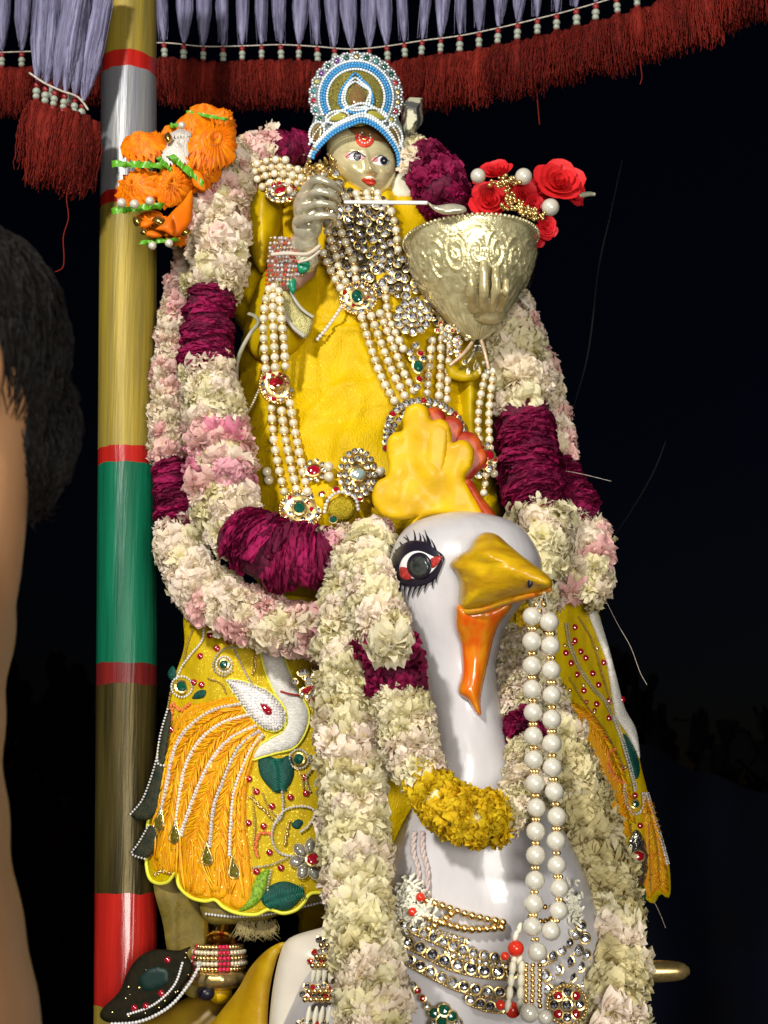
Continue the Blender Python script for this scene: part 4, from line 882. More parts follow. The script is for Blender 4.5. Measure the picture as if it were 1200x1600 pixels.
# ------------------------------------------------------------------ embroidered hanging cloths
def lsk(x, y): return -.03 + .1 * max(0, (400 - x) / 170) ** 2 + .02 * max(0, (x - 440) / 90) ** 2 + .006 * nz(x / 45, y / 160, 4) - .0001 * (y - 1200) * .6
def left_cloth():
    root = thing('embroidered_cloth', W(380, 1425, 0), 'yellow embroidered cloth with orange feather fan and white bird neck, left of swan', 'embroidered cloth')
    o = lambda d: (lambda x, y: lsk(x, y) - d)
    ol = [(296, 940), (288, 1010), (272, 1060), (262, 1110), (250, 1160), (242, 1210), (233, 1270), (228, 1330), (232, 1368), (245, 1380), (262, 1378), (275, 1364), (280, 1385), (298, 1402), (320, 1408), (336, 1406), (350, 1418), (372, 1427), (400, 1429), (420, 1421), (442, 1427), (462, 1422), (475, 1410), (486, 1396), (520, 1385), (545, 1300), (540, 1100), (520, 1000), (500, 940), (400, 930)]
    sheet('backing', ol, lsk, SKIRT, root, .006, 7, sm=4, bump=lambda x, y: .0015 * nz(x / 18, y / 30, 8))
    mb = MB(); e = ol[4:26]; C = catmull(e, 5); tube(mb, [W(x, y, lsk(x, y) - .001) for x, y in C], .0028, 8); build(mb, 'scalloped_piping', CORD, root)
    # orange feather panels: each long plume a raised piece
    sheet('fan_ground', [(372, 1090), (325, 1096), (285, 1108), (268, 1140), (250, 1200), (238, 1270), (236, 1350), (262, 1370), (278, 1360), (283, 1385), (300, 1401), (335, 1404), (378, 1424), (398, 1396), (392, 1340), (386, 1290), (388, 1230), (398, 1190), (412, 1150), (398, 1120)], o(.0005), ORTH, root, .003, 6, .001, 7, sm=3)
    plumes = [[(360, 1092), (325, 1100), (292, 1112), (275, 1140), (262, 1180), (250, 1230), (240, 1300), (250, 1300), (262, 1250), (276, 1190), (296, 1150), (330, 1118), (365, 1106)],
              [(368, 1108), (330, 1122), (300, 1150), (280, 1190), (266, 1250), (250, 1300), (240, 1345), (262, 1368), (280, 1330), (284, 1290), (296, 1240), (318, 1180), (350, 1140), (388, 1120)],
              [(390, 1122), (352, 1145), (322, 1182), (300, 1240), (287, 1290), (284, 1335), (282, 1372), (300, 1398), (322, 1392), (322, 1330), (330, 1260), (346, 1200), (372, 1160), (400, 1138)],
              [(402, 1142), (376, 1162), (350, 1205), (335, 1262), (327, 1330), (328, 1398), (350, 1404), (360, 1380), (357, 1330), (360, 1260), (374, 1200), (396, 1160), (408, 1148)],
              [(408, 1150), (396, 1168), (380, 1205), (366, 1260), (362, 1330), (364, 1380), (358, 1412), (380, 1420), (394, 1396), (390, 1340), (384, 1290), (386, 1230), (396, 1190), (412, 1160)]]
    for p in plumes: sheet('plume', p, o(.001), ORTH, root, .003, 4.5, .0045, 7, sm=3, bump=lambda x, y: .0009 * nz(x / 5, y / 12, 2))
    curves = [[(372, 1100), (330, 1110), (292, 1138), (272, 1170), (262, 1215), (250, 1272)], [(386, 1117), (345, 1130), (310, 1158), (288, 1200), (278, 1255), (274, 1290)], [(398, 1134), (356, 1156), (325, 1195), (300, 1250), (286, 1290), (282, 1305)],
              [(404, 1142), (372, 1168), (350, 1215), (333, 1262), (327, 1322)], [(409, 1148), (388, 1178), (366, 1235), (360, 1290), (358, 1335)]]
    for c in curves: mb = MB(); beads(mb, c, o(.0052), 2.6, 2.0, lvl=1, jit=.3); beads(mb, [(a + 2.6, b + 1.2) for a, b in c], o(.005), 1.3, 2.4, lvl=0, jit=.3); build(mb, 'rhinestone_row', CRYS, root, smooth=False)
    rn = random.Random(21); tb = [MB(), MB()]; R5 = [np.array(resample(catmull(c, 6), 12)) for c in curves]; N_ = 26
    S5 = [np.stack([np.interp(np.linspace(0, 1, N_), np.linspace(0, 1, len(c)), c[:, k]) for k in (0, 1)], 1) for c in R5]
    ext = lambda c, dx, dy: np.concatenate([c, c[-1:] + np.array([[dx * .5, dy * .5], [dx, dy]])])
    S5 = [ext(c, d, e) for c, d, e in zip([S5[0]] + S5, (-12, -8, -2, 8, 14, 0), (60, 70, 80, 88, 72, 60))]; S5[0] = S5[0] + np.array([-10, -4]); S5.append(S5[-1] + np.linspace(0, 1, len(S5[-1]))[:, None] * np.array([26, 12]))
    for a, b in zip(S5[:-1], S5[1:]):
        for q in range(46):
            # short satin stitches that slant out from each plume's middle line
            for st in range(3):
                t = (q + st * .33 + rn.uniform(-.2, .2)) / 47; i = t * (len(a) - 1); sd_ = rn.choice((-1, 1)); L0 = rn.uniform(1.2, 2.6)
                g = lambda i_, w: (lambda j: (a[j] * (1 - w) + b[j] * w) * (1 - (i_ - j)) + (a[j + 1] * (1 - w) + b[j + 1] * w) * (i_ - j))(min(int(i_), len(a) - 2))
                i2 = min(len(a) - 1.01, i + L0); w0 = .5 + sd_ * rn.uniform(0, .1); w1 = .5 + sd_ * rn.uniform(.3, .46)
                P = []
                for k in range(5): u = k / 4; x, y = g(i + (i2 - i) * u, w0 + (w1 - w0) * u); P.append(W(x, y, lsk(x, y) - .0062 - .0016 * math.sin(math.pi * u)))
                tube(tb[(q + st) % 2], P, .0009, 4)
    for m_, tm_ in zip(tb, (mat('golden_thread', (.82, .48, .006), rough=.35), mat('deep_orange_thread', (.74, .29, .003), rough=.4))): build(m_, 'satin_stitches', tm_, root, kind='stuff')
    for (x, y, r) in ((249, 1282, .15), (273, 1302, .1), (323, 1336, -.05), (365, 1357, -.12)):
        c, s = math.cos(r), math.sin(r); ol2 = [(x + c * u - s * v, y + s * u + c * v) for u, v in ((0, -20), (4, -8), (8, 4), (7, 12), (0, 16), (-7, 12), (-8, 4), (-4, -8))]
        b = sheet('drop_stone', ol2, o(.006), mat('olive_drop', (.07, .06, .008), (.16, .14, .02), 300, rough=.08, coat=1), root, .003, 3, .005, 7); mb = MB(); tube(mb, [W(a, d, lsk(a, d) - .008) for a, d in catmull(ol2, 4, True)] + [W(*ol2[0], lsk(*ol2[0]) - .008)], .0013, 6); build(mb, 'gold_setting', GOLD, b)
    # white bird neck in satin stitch, corded outline
    nk = [(407, 1006), (410, 1035), (418, 1060), (430, 1085), (444, 1105), (448, 1125), (442, 1142), (425, 1152), (408, 1162), (398, 1172), (395, 1187), (410, 1183), (432, 1177), (458, 1170), (474, 1152), (483, 1128), (482, 1108), (470, 1085), (458, 1060), (447, 1035), (440, 1015), (425, 1000)]
    sheet('satin_neck', nk, o(.001), WTH, root, .003, 4, .008, 14, sm=4, bump=lambda x, y: .0006 * math.sin((x + y * .6) * 1.3))
    td = [(354, 1063), (375, 1063), (400, 1071), (424, 1083), (441, 1102), (447, 1122), (440, 1138), (425, 1143), (405, 1134), (386, 1114), (370, 1090)]
    sheet('silver_teardrop', td, o(.004), mat('silver_fabric', (.5, .47, .45), rough=.4, metal=.3), root, .003, 4, .005, 10)
    for q, m in ((nk, CORD), (td, CORD)): mb = MB(); cc = catmull(q, 4, True); tube(mb, [W(x, y, lsk(x, y) - .003) for x, y in cc + cc[:1]], .0016, 6); build(mb, 'cord_outline', m, root)
    mb = MB(); D = np.array(resample(catmull(td, 4, True), 3)); gx, gy = np.meshgrid(np.arange(350, 450, 4.3), np.arange(1060, 1148, 4.3)); G = np.stack([gx.ravel(), gy.ravel()], 1) + np.random.RandomState(2).uniform(-1, 1, (gx.size, 2)); G = G[inside(G, D)]
    for x, y in G: yy = lsk(x, y) - .0095; ball(mb, W(x, y, yy), .0018 * R.uniform(.7, 1.2), 0)
    build(mb, 'rhinestone_fill', CRYS, root, smooth=False, kind='stuff')
    sheet('red_drop', [(405, 1098), (415, 1100), (425, 1108), (424, 1117), (415, 1117), (409, 1108)], o(.009), RUBY, root, .002, 3, .005, 6); sheet('clear_drop', [(398, 1095), (407, 1099), (411, 1110), (404, 1109)], o(.009), CRYS, root, .002, 3, .004, 5)
    mb = MB(); ptube(mb, [(438, 1080, lsk(438, 1080) - .011), (452, 1084, lsk(452, 1084) - .013), (470, 1087, lsk(470, 1087) - .01)], 1.5); build(mb, 'red_thread', mat('red_thread', (.35, .02, .02), rough=.6), root)
    # leaves
    for ol3, m, nm in (([(404, 1188), (420, 1182), (436, 1186), (452, 1180), (460, 1196), (458, 1218), (448, 1232), (434, 1240), (418, 1228), (406, 1210)], GTH, 'leaf'), ([(412, 1414), (408, 1398), (422, 1384), (440, 1377), (458, 1380), (476, 1392), (468, 1408), (452, 1422), (430, 1422)], GTH, 'leaf'), ([(372, 1424), (388, 1402), (396, 1380), (404, 1366), (421, 1358), (418, 1384), (410, 1404), (394, 1418)], LTH, 'leaf')):
        sheet(nm, ol3, o(.001), m, root, .003, 4.5, .006, 12, sm=4, bump=lambda x, y: .0007 * math.sin(x * 1.1 - y * .7))
    for c in ([(424, 1190), (428, 1210), (438, 1225), (442, 1250), (440, 1275), (428, 1290), (425, 1312), (436, 1332), (458, 1338)], [(428, 1288), (442, 1268), (462, 1260), (484, 1262), (492, 1272), (482, 1290), (470, 1300)], [(396, 1356), (420, 1352), (440, 1345), (450, 1338)], [(424, 1360), (419, 1380), (421, 1400), (438, 1402)], [(358, 1003), (365, 1012), (378, 1040), (388, 1060), (398, 1074)], [(372, 1012), (350, 1014), (336, 1028), (334, 1046), (348, 1056), (362, 1048)],
              [(318, 975), (316, 1000), (300, 1020), (284, 1042), (276, 1060)], [(484, 1180), (487, 1200), (478, 1216), (484, 1236)]):
        mb = MB(); beads(mb, c, o(.003), 2.3, 1.9, lvl=0, jit=.3); build(mb, 'rhinestone_vine', SILVER if R.random() < .4 else CRYS, root, smooth=False)
    for c, m in (([(425, 1305), (415, 1300), (402, 1308), (399, 1325), (402, 1340)], CORAL), ([(296, 1100), (282, 1110), (270, 1100), (268, 1120), (262, 1135)], CORAL), ([(500, 1215), (510, 1200), (520, 1212), (512, 1228)], CORAL), ([(392, 1245), (404, 1258), (415, 1268), (424, 1278)], GOLD), ([(446, 1320), (449, 1300), (452, 1285)], GOLD), ([(400, 1018), (399, 1038), (395, 1052)], GOLD), ([(498, 1130), (500, 1160), (496, 1190)], GOLD), ([(240, 1368), (255, 1362), (268, 1366)], GOLD)):
        mb = MB(); beads(mb, c, o(.002), 2.5, 1.0, lvl=1, jit=1.7); build(mb, 'stitched_sprig', m, root)
    for (x, y, r) in ((350, 1038, 9), (284, 1073, 12), (467, 1186, 11)):
        stone(root, 'e', x, y, o(.004), r * .75); mb = MB(); beads(mb, ell(x, y, r * 1.35, r * 1.35, 10), o(.003), 2.1, 2, lvl=0, closed=True, n=4); build(mb, 'stone_ring', CRYS, root, smooth=False)
    for c in ([(480, 1010), (486, 1040), (492, 1064)], [(300, 985), (292, 1010), (286, 1040)], [(268, 1075), (262, 1105), (258, 1130)], [(410, 1240), (420, 1262), (432, 1275)], [(500, 1250), (508, 1280), (500, 1310)], [(455, 1195), (470, 1210), (474, 1232)], [(395, 1230), (396, 1262), (398, 1290), (396, 1320)], [(325, 1060), (345, 1068), (352, 1082)], [(380, 985), (392, 1000), (398, 1020)]):
        mb = MB(); beads(mb, c, o(.003), 1.9, 2.0, lvl=0, jit=.4); build(mb, 'gold_sprig', GOLD, root, smooth=False)
    for (ol4) in ([(300, 1092), (308, 1080), (322, 1078), (318, 1090)], [(455, 1290), (464, 1280), (474, 1284), (466, 1296)], [(330, 985), (340, 978), (350, 984), (340, 992)], [(262, 1052), (270, 1040), (276, 1052), (268, 1064)]): sheet('small_leaf', ol4, o(.001), GTH, root, .002, 3, .003, 5, sm=3)
    mb = MB(); rv = random.Random(31)
    for L_ in ([(428, 1186), (436, 1205), (437, 1232)], [(414, 1412), (440, 1402), (472, 1394)]):
        C_ = catmull(L_, 8)
        for k, (x, y) in enumerate(C_):
            for sd_ in (-1, 1):
                d_ = np.array(C_[min(k + 1, len(C_) - 1)]) - np.array(C_[max(k - 1, 0)]); d_ /= np.linalg.norm(d_); n_ = np.array([-d_[1], d_[0]]) * sd_; e = np.array([x, y]) + (n_ * 15 + d_ * 6) * (1 - .5 * abs(k / len(C_) - .5))
                tube(mb, [W(x, y, lsk(x, y) - .0075), W(*((np.array([x, y]) + e) / 2), lsk(*e) - .0075), W(*e, lsk(*e) - .0055)], .0007, 4)
    build(mb, 'leaf_stitches', mat('teal_thread', (.01, .16, .11), rough=.35), root, kind='stuff')
    # clear flower of petal stones
    for k in range(7):
        a = 2 * math.pi * k / 7 + .3; x, y = 484 + 20 * math.cos(a), 1343 + 21 * math.sin(a)
        s = sheet('petal_stone', ell(x, y, 12, 8.5, 10, a), o(.004), mat('petal_glass', (.55, .52, .45), (.25, .24, .2), 90, rough=.1, metal=.5, coat=1), root, .003, 3.5, .006, 7)
        mb = MB(); beads(mb, ell(x, y, 12.5, 9, 10, a), o(.006), 1.3, 1.9, lvl=0, closed=True, n=4); build(mb, 'wire', SILVER, s)
    stone(root, 'R', 489, 1343, o(.012), 9)
    for (x, y) in ((358, 1003), (339, 1013), (313, 1025), (315, 1070), (303, 1066), (389, 1217), (401, 1237), (425, 1260), (388, 1286), (412, 1291), (421, 1332), (401, 1362), (497, 1285), (476, 1215), (478, 1240), (454, 1246), (439, 1356), (300, 964), (325, 972), (268, 1140), (328, 993)):
        mb = MB(); yy = lsk(x, y) - .002; ball(mb, W(x, y, yy), (.0052, .0025, .0052), 1); build(mb, 'sequin', RUBY, root)
    mb = MB(); rn = random.Random(3); pl = [np.array(p) for p in plumes]
    for p in pl:
        for _ in range(26):
            q = p[rn.randrange(len(p))] * rn.random() + p[rn.randrange(len(p))] * 1.0; q = p.mean(0) + (p[rn.randrange(len(p))] - p.mean(0)) * rn.uniform(0, .85)
            if inside(np.array([q]), p)[0]: ball(mb, W(q[0], q[1], lsk(*q) - .0066), .0013, 0)
    build(mb, 'gold_sequins', GOLD, root, smooth=False, kind='stuff')
    # cluster of pink and red stones beside the garland
    t = thing('stone_brooch', W(492, 1100, -.1), 'cluster brooch of pink and red stones half under the white garland, left of swan', 'brooch')
    for _ in range(44):
        x, y = 490 + R.gauss(0, 15), 1068 + R.gauss(0, 14)
        if abs(x - 490) > 30 or abs(y - 1068) > 28: continue
        stone(t, R.choice('crcrc'), x, y, -.09, R.uniform(3.2, 5.5))
    # dark beaded leaves sticking out at the left
    t = thing('dark_leaf_trim', W(215, 1330, .1), 'dark green stitched leaf sprigs edged with beads, in front of the pole', 'leaf trim'); DL = mat('dark_leaf_cloth', (.01, .02, .012), (.035, .03, .012), 120, rough=.6, bump=.8, bs=500)
    for p in ([(246, 1180), (236, 1215), (222, 1250), (204, 1272), (222, 1282), (240, 1275), (250, 1240), (256, 1200)], [(232, 1290), (216, 1318), (206, 1334), (226, 1342), (240, 1330), (246, 1300)], [(262, 1108), (250, 1150), (246, 1190), (256, 1196), (262, 1160), (268, 1120)]):
        a = sheet('leaf', p, lambda x, y: .05 - .0006 * (x - 230), DL, t, .004, 5, .004, 8); mb = MB(); beads(mb, p[:4], lambda x, y: .045 - .0006 * (x - 230), 2, 2.4, lvl=0); build(mb, 'bead_edge', CRYS, a, smooth=False)
left_cloth()
def rsk(x, y): return -.02 + .0009 * (x - 880) + .01 * nz(x / 30, y / 130, 9)
def right_cloth():
    root = thing('embroidered_cloth', W(980, 1410, .05), 'yellow embroidered cloth with a white edge and silver flower, right of the white garland', 'embroidered cloth')
    o = lambda d: (lambda x, y: rsk(x, y) - d)
    ol = [(860, 930), (930, 950), (945, 1010), (960, 1060), (975, 1110), (993, 1145), (1000, 1190), (1010, 1230), (1025, 1290), (1043, 1338), (1048, 1385), (1044, 1404), (1032, 1396), (1022, 1412), (1008, 1404), (1002, 1392), (985, 1396), (960, 1340), (920, 1300), (850, 1240), (790, 1160), (750, 1060), (740, 940)]
    sheet('backing', ol, rsk, SKIRT, root, .006, 7, sm=4, bump=lambda x, y: .002 * nz(x / 12, y / 40, 8))
    sheet('white_edge', [(918, 955), (932, 955), (948, 1000), (962, 1052), (976, 1105), (994, 1140), (1000, 1185), (992, 1170), (976, 1142), (962, 1120), (954, 1080), (946, 1030), (930, 990)], o(.001), WTH, root, .008, 4.5, .009, 8)
    for p in ([(872, 1090), (900, 1100), (926, 1112), (944, 1150), (958, 1190), (972, 1230), (984, 1290), (972, 1300), (950, 1270), (940, 1210), (910, 1160), (880, 1120)], [(930, 1240), (950, 1235), (975, 1260), (985, 1300), (972, 1308), (945, 1290)], [(1006, 1235), (1020, 1275), (1040, 1335), (1045, 1385), (1040, 1398), (1028, 1390), (1014, 1404), (1006, 1380), (1008, 1320), (1004, 1270)], [(885, 1150), (920, 1180), (940, 1230), (950, 1270), (930, 1262), (905, 1210)]):
        sheet('plume', p, o(.001), ORTH, root, .003, 4.5, .005, 8, bump=lambda x, y: .0009 * nz(x / 5, y / 12, 2))
    for c in ([(884, 975), (890, 1010), (905, 1045), (925, 1075), (945, 1097), (958, 1125)], [(958, 1120), (972, 1160), (985, 1205), (992, 1235)], [(882, 1120), (905, 1150), (925, 1178), (940, 1210), (952, 1235), (965, 1262)], [(1010, 1240), (1022, 1280), (1034, 1320), (1042, 1350)], [(975, 1225), (976, 1250), (990, 1272), (1004, 1262), (1004, 1240)]):
        mb = MB(); beads(mb, c, o(.005), 2.4, 1.9, lvl=0, jit=.3); beads(mb, [(a + 3.4, b - 1) for a, b in c], o(.004), 1.5, 2.2, lvl=0, jit=.3); build(mb, 'rhinestone_row', SILVER if c[0][0] < 885 else CRYS, root, smooth=False)
    for c in ([(960, 1170), (950, 1178), (952, 1200), (964, 1218), (972, 1222)],): mb = MB(); beads(mb, c, o(.003), 3.6, 1.2, jit=1.4); build(mb, 'stitched_sprig', CORAL, root)
    sheet('leaf', [(974, 1146), (985, 1158), (996, 1180), (1000, 1205), (994, 1218), (984, 1200), (976, 1175)], o(.001), GTH, root, .003, 4, .005, 8); sheet('leaf', [(1003, 1380), (1010, 1395), (1008, 1410), (1002, 1400)], o(.0), GTH, root, .003, 4, .003, 5)
    sheet('silver_flower', [(995, 1296), (1008, 1315), (1014, 1345), (1010, 1375), (995, 1388), (980, 1380), (975, 1350), (982, 1315)], o(.003), mat('silver_foil', (.6, .58, .5), (.15, .15, .13), 130, rough=.15, metal=.9, bump=3, bs=130), root, .003, 4, .005, 10, bump=lambda x, y: .003 * abs(nz(x / 5, y / 7, 1)))
    stone(root, 'R', 997, 1338, o(.01), 8)
    for (x, y) in ((898, 980), (898, 1001), (907, 1018), (915, 1028), (943, 1035), (892, 1036), (926, 1052), (901, 1054), (935, 1070), (912, 1079), (951, 1095), (932, 1100), (951, 1122), (944, 1152), (972, 1200), (992, 1243), (1008, 1268), (1000, 1290), (972, 1093), (884, 1020)):
        mb = MB(); ball(mb, W(x, y, rsk(x, y) - .002), (.0052, .0025, .0052), 1); build(mb, 'sequin', RUBY, root)
    rn = random.Random(17); O_ = np.array(ol, float)
    for _ in range(70):
        x, y = rn.uniform(880, 1040), rn.uniform(960, 1390)
        if not inside(np.array([(x, y)]), O_)[0] or poly_dist(np.array([(x, y)]), O_)[0] < 8: continue
        mb = MB(); ball(mb, W(x, y, rsk(x, y) - .003), (.0034, .002, .0034), 1); build(mb, 'sequin', rn.choice([RUBY, GOLD, GOLD]), root)
    for c in ([(905, 965), (925, 1000), (940, 1050), (955, 1100)], [(890, 1060), (915, 1100), (950, 1150), (975, 1200)], [(985, 1290), (990, 1330), (985, 1370)], [(1020, 1290), (1028, 1330), (1030, 1380)], [(1012, 1270), (1014, 1320), (1016, 1390)], [(900, 1140), (930, 1200), (950, 1260), (970, 1320)]):
        mb = MB(); beads(mb, c, o(.005), 1.9, 2.0, lvl=0, jit=.4); build(mb, 'gold_sprig', GOLD, root, smooth=False)
    tb = [MB(), MB()]
    for p in ([(880, 1095), (940, 1150), (975, 1230), (984, 1290)], [(890, 1150), (930, 1200), (950, 1262)], [(1010, 1250), (1025, 1310), (1034, 1395)], [(940, 1245), (965, 1262), (978, 1300)]):
        Q_ = resample(catmull(p, 8), 3.0)
        for i in range(len(Q_) - 4):
            d_ = Q_[i + 3] - Q_[i]; d_ = d_ / np.linalg.norm(d_); n_ = np.array([-d_[1], d_[0]])
            for sd_ in (-1, 1):
                a_ = Q_[i] + n_ * sd_ * rn.uniform(0, 2); b_ = Q_[i + 3] + n_ * sd_ * rn.uniform(6, 12)
                tube(tb[rn.randrange(2)], [W(*a_, rsk(*a_) - .007), W(*((a_ + b_) / 2), rsk(*((a_ + b_) / 2)) - .0085), W(*b_, rsk(*b_) - .006)], .0009, 4)
    for m_, t_ in zip(tb, ('golden_thread', 'deep_orange_thread')): build(m_, 'satin_stitches', bpy.data.materials[t_], root, kind='stuff')
    stone(root, 'e', 992, 1256, o(.004), 6)
right_cloth()

# ------------------------------------------------------------------ garlands
WP = {'white': 5, 'pink': 3}; IV = {'ivory': 5, 'white': 3}; DR = {'ivory': 3, 'dry': 4}; PK = {'pink': 4, 'hot': 2, 'white': 2}; RO = {'rose': 1}
garland('flower_garland', 'outermost white and pink garland with dark magenta rose bands, hanging left of the silk robe', [(432, 218, .1, 26), (350, 300, .1, 34), (300, 430, .09, 36), (275, 540, .08, 32), (266, 650, .07, 32), (268, 730, .07, 32), (276, 800, .05, 33), (290, 880, .0, 40), (335, 935, -.04, 44), (400, 965, -.08, 44), (470, 985, -.11, 44), (540, 975, -.13, 40)],
        [(.55, WP), (.665, RO), (.80, {'white': 6, 'ivory': 2}), (.93, {'white': 4, 'pink': 3, 'ivory': 2}), (1.1, PK)], fs=.62)
garland('flower_garland', 'thick white and pink garland from the left shoulder, magenta at its middle and bottom bend', [(490, 225, .04, 20), (450, 232, .03, 28), (405, 240, .02, 32), (365, 262, .0, 42), (345, 330, -.02, 46), (338, 420, -.04, 48), (326, 490, -.05, 40), (322, 560, -.05, 44), (330, 620, -.06, 47), (345, 690, -.07, 54), (352, 760, -.08, 54), (360, 815, -.09, 48), (400, 852, -.12, 56), (450, 868, -.13, 57), (510, 868, -.14, 46), (560, 850, -.15, 40), (610, 840, -.15, 30)],
        [(.075, RO), (.29, {'white': 5, 'pink': 3, 'ivory': 1}), (.385, {'white': 4, 'ivory': 3}), (.505, RO), (.59, {'white': 3, 'ivory': 3}), (.70, PK), (.775, {'ivory': 3, 'white': 3, 'pink': 1}), (.915, {'roseb': 1}), (1.1, PK)], fs=.56)
garland('flower_garland', 'magenta and cream rose garland over the right shoulder behind the silver bowl', [(640, 232, .08, 24), (668, 262, .03, 36), (690, 300, .0, 42), (722, 345, .03, 38), (770, 440, .05, 38), (795, 530, .03, 42), (815, 600, .0, 46), (822, 670, -.02, 47), (826, 730, -.04, 50), (838, 790, -.06, 50), (848, 850, -.1, 46), (838, 900, -.1, 40)],
        [(.07, {'ivory': 1}), (.29, {'rosef': 1}), (.50, {'white': 3, 'ivory': 3, 'pink': 1}), (.665, {'ivory': 4, 'white': 3}), (.885, RO), (1.1, {'ivory': 3, 'white': 2})], fs=.6)
garland('flower_garland', 'outer right garland ending in a magenta band and a round cream bunch beside the beak', [(800, 470, .1, 24), (835, 560, .09, 28), (858, 660, .07, 30), (872, 730, .05, 32), (892, 780, .02, 38), (908, 835, -.0, 38), (914, 880, -.03, 42), (908, 935, -.04, 38)], [(.55, {'white': 4, 'pink': 2}), (.78, RO), (1.1, {'white': 5, 'pink': 2, 'ivory': 2})], fs=.75)
garland('neck_garland', 'short ivory garland round the swan neck with one magenta rose and a yellow middle', [(578, 895, -.28, 32), (592, 960, -.33, 42), (608, 1015, -.34, 42), (618, 1050, -.35, 42), (622, 1090, -.355, 42), (640, 1150, -.36, 44), (652, 1200, -.37, 38), (680, 1245, -.395, 36), (720, 1272, -.405, 41), (762, 1278, -.4, 40), (802, 1262, -.38, 32), (822, 1225, -.34, 32), (822, 1175, -.3, 30), (812, 1120, -.26, 32), (806, 1060, -.24, 34), (808, 1000, -.22, 34), (822, 955, -.2, 34)],
        [(.14, IV), (.16, IV), (.25, {'rosef': 1}), (.40, IV), (.55, {'yellow': 1}), (.68, {'white': 4, 'ivory': 3}), (.73, IV), (.79, {'rosef': 1}), (.935, {'white': 4, 'ivory': 3}), (1.1, {'yellow': 3, 'ivory': 1})], fs=.66, dens=1.1)
garland('long_garland', 'long ivory flower garland hanging straight down the left side of the swan chest', [(585, 850, -.2, 40), (560, 900, -.24, 46), (545, 980, -.26, 48), (545, 1100, -.28, 50), (550, 1220, -.3, 52), (556, 1340, -.33, 54), (562, 1440, -.37, 54), (578, 1530, -.4, 56), (590, 1640, -.42, 56)],
        [(.3, IV), (.38, DR), (.48, IV), (.54, DR), (.75, IV), (.84, DR), (1.1, IV)], fs=.62, dens=1.1)
garland('long_garland', 'long ivory garland with dried brownish flowers hanging down the right side of the swan chest', [(848, 930, -.08, 22), (846, 985, -.1, 22), (842, 1040, -.12, 24), (858, 1100, -.14, 30), (880, 1170, -.16, 40), (904, 1250, -.16, 48), (926, 1330, -.17, 52), (944, 1400, -.18, 54), (953, 1480, -.22, 54), (960, 1560, -.26, 54), (962, 1650, -.28, 54)],
        [(.36, IV), (.6, DR), (.75, {'dry': 4, 'ivory': 1}), (1.1, {'ivory': 3, 'dry': 2, 'white': 1})], fs=.62, dens=1.1)
def loose_petals():
    t = thing('loose_rose_petal', W(592, 838, -.2), 'single loose magenta rose petal lying on the pink flowers left of the swan head', 'petal')
    sheet('petal', [(566, 834), (585, 829), (610, 830), (622, 836), (608, 842), (588, 846), (572, 844)], -.205, FW['roseb'], t, .002, 4, .006, 9)
    for (x, y, s, yy, lab) in ((608, 1010, 44, -.4, 'large pale ivory flower hanging face down above the magenta rose'),):
        t = thing('hanging_flower', W(x, y, yy), lab, 'flower'); 
        for k in range(3): inst('petals', FL['ivory'][k], t, TRS(W(x, y - 6 * k, yy), frame((.2, -.4, -.9)), s * .00085 * (1 - .15 * k)))
loose_petals()

# ------------------------------------------------------------------ necklaces on the robe
ch = lambda d=.004: (lambda x, y: min(robe_y(min(max(x, 390), 765), y), tor_y(min(max(x, 390), 765), y) - .008) - d - .006)
def necklace(label, strands, meds, spacer=True, r=7, name='pearl_necklace', yf=None, group=None):
    yf = yf or ch(); p = strands[0][0] if strands else meds[0]
    root = thing(name, W(p[0], p[1], yf(p[0], p[1])), label, 'necklace', group); sp = MB()
    for s in strands: strand(root, s, yf, r, step=2.22, spacer=sp)
    if sp.v: build(sp, 'gold_rondelles', GOLDR, root, kind='stuff')
    for m in meds: medallion(root, *m[:4], yf, m[4], 'medallion', m[5])
    return root
necklace('pearl strands with a round ruby-centred medallion hanging left on the robe', [[(424, 638), (426, 670), (433, 720), (444, 768)], [(440, 642), (445, 680), (455, 730), (463, 764)], [(453, 630), (462, 680), (472, 730), (480, 768)]],
         [(434, 600, 28, 30, 'R', 10), (470, 796, 33, 29, 'E', 11)])
necklace('upper left pearl strands hanging from the jewelled cuff to the ruby-centred medallion', [[(420, 452), (412, 490), (412, 530), (415, 576)], [(428, 448), (426, 490), (428, 530), (430, 574)], [(436, 455), (440, 500), (444, 540), (446, 572)]], [], yf=lambda x, y: -.1 + .00035 * max(0, y - 500))
necklace('four pearl strands falling from a green-stone medallion to the swan comb', [[(565, 496), (580, 545), (597, 592), (616, 626)], [(580, 494), (597, 540), (615, 585), (632, 618)], [(594, 490), (612, 535), (630, 580), (646, 610)], [(602, 452), (606, 490), (618, 520), (630, 545)], [(675, 532), (672, 560), (669, 590), (667, 614)], [(690, 500), (689, 540), (688, 580), (686, 618)], [(702, 520), (701, 560), (699, 590), (698, 624)]],
         [(560, 466, 29, 25, 'E', 11)], r=6.6)
necklace('two pearl strands at the right edge of the robe above a red stone', [[(758, 588), (750, 625), (747, 665), (752, 700), (760, 730), (756, 770)], [(771, 580), (766, 620), (764, 660), (766, 700), (772, 740)]], [], r=6.2, yf=lambda x, y: -.06 + .0004 * (x - 750))
necklace('pearl strands bunched over the left shoulder beside the silver hand', [[(398, 268), (420, 262), (450, 262), (480, 268), (505, 274)], [(402, 280), (425, 272), (452, 273), (480, 280), (512, 284)], [(410, 292), (430, 284), (455, 285), (478, 290)], [(420, 304), (436, 296), (452, 298)], [(388, 262), (404, 255), (424, 250), (446, 250)]], [(440, 300, 24, 16, 'R', 8)], r=6.4, yf=lambda x, y: -.06 + .0006 * abs(x - 460))
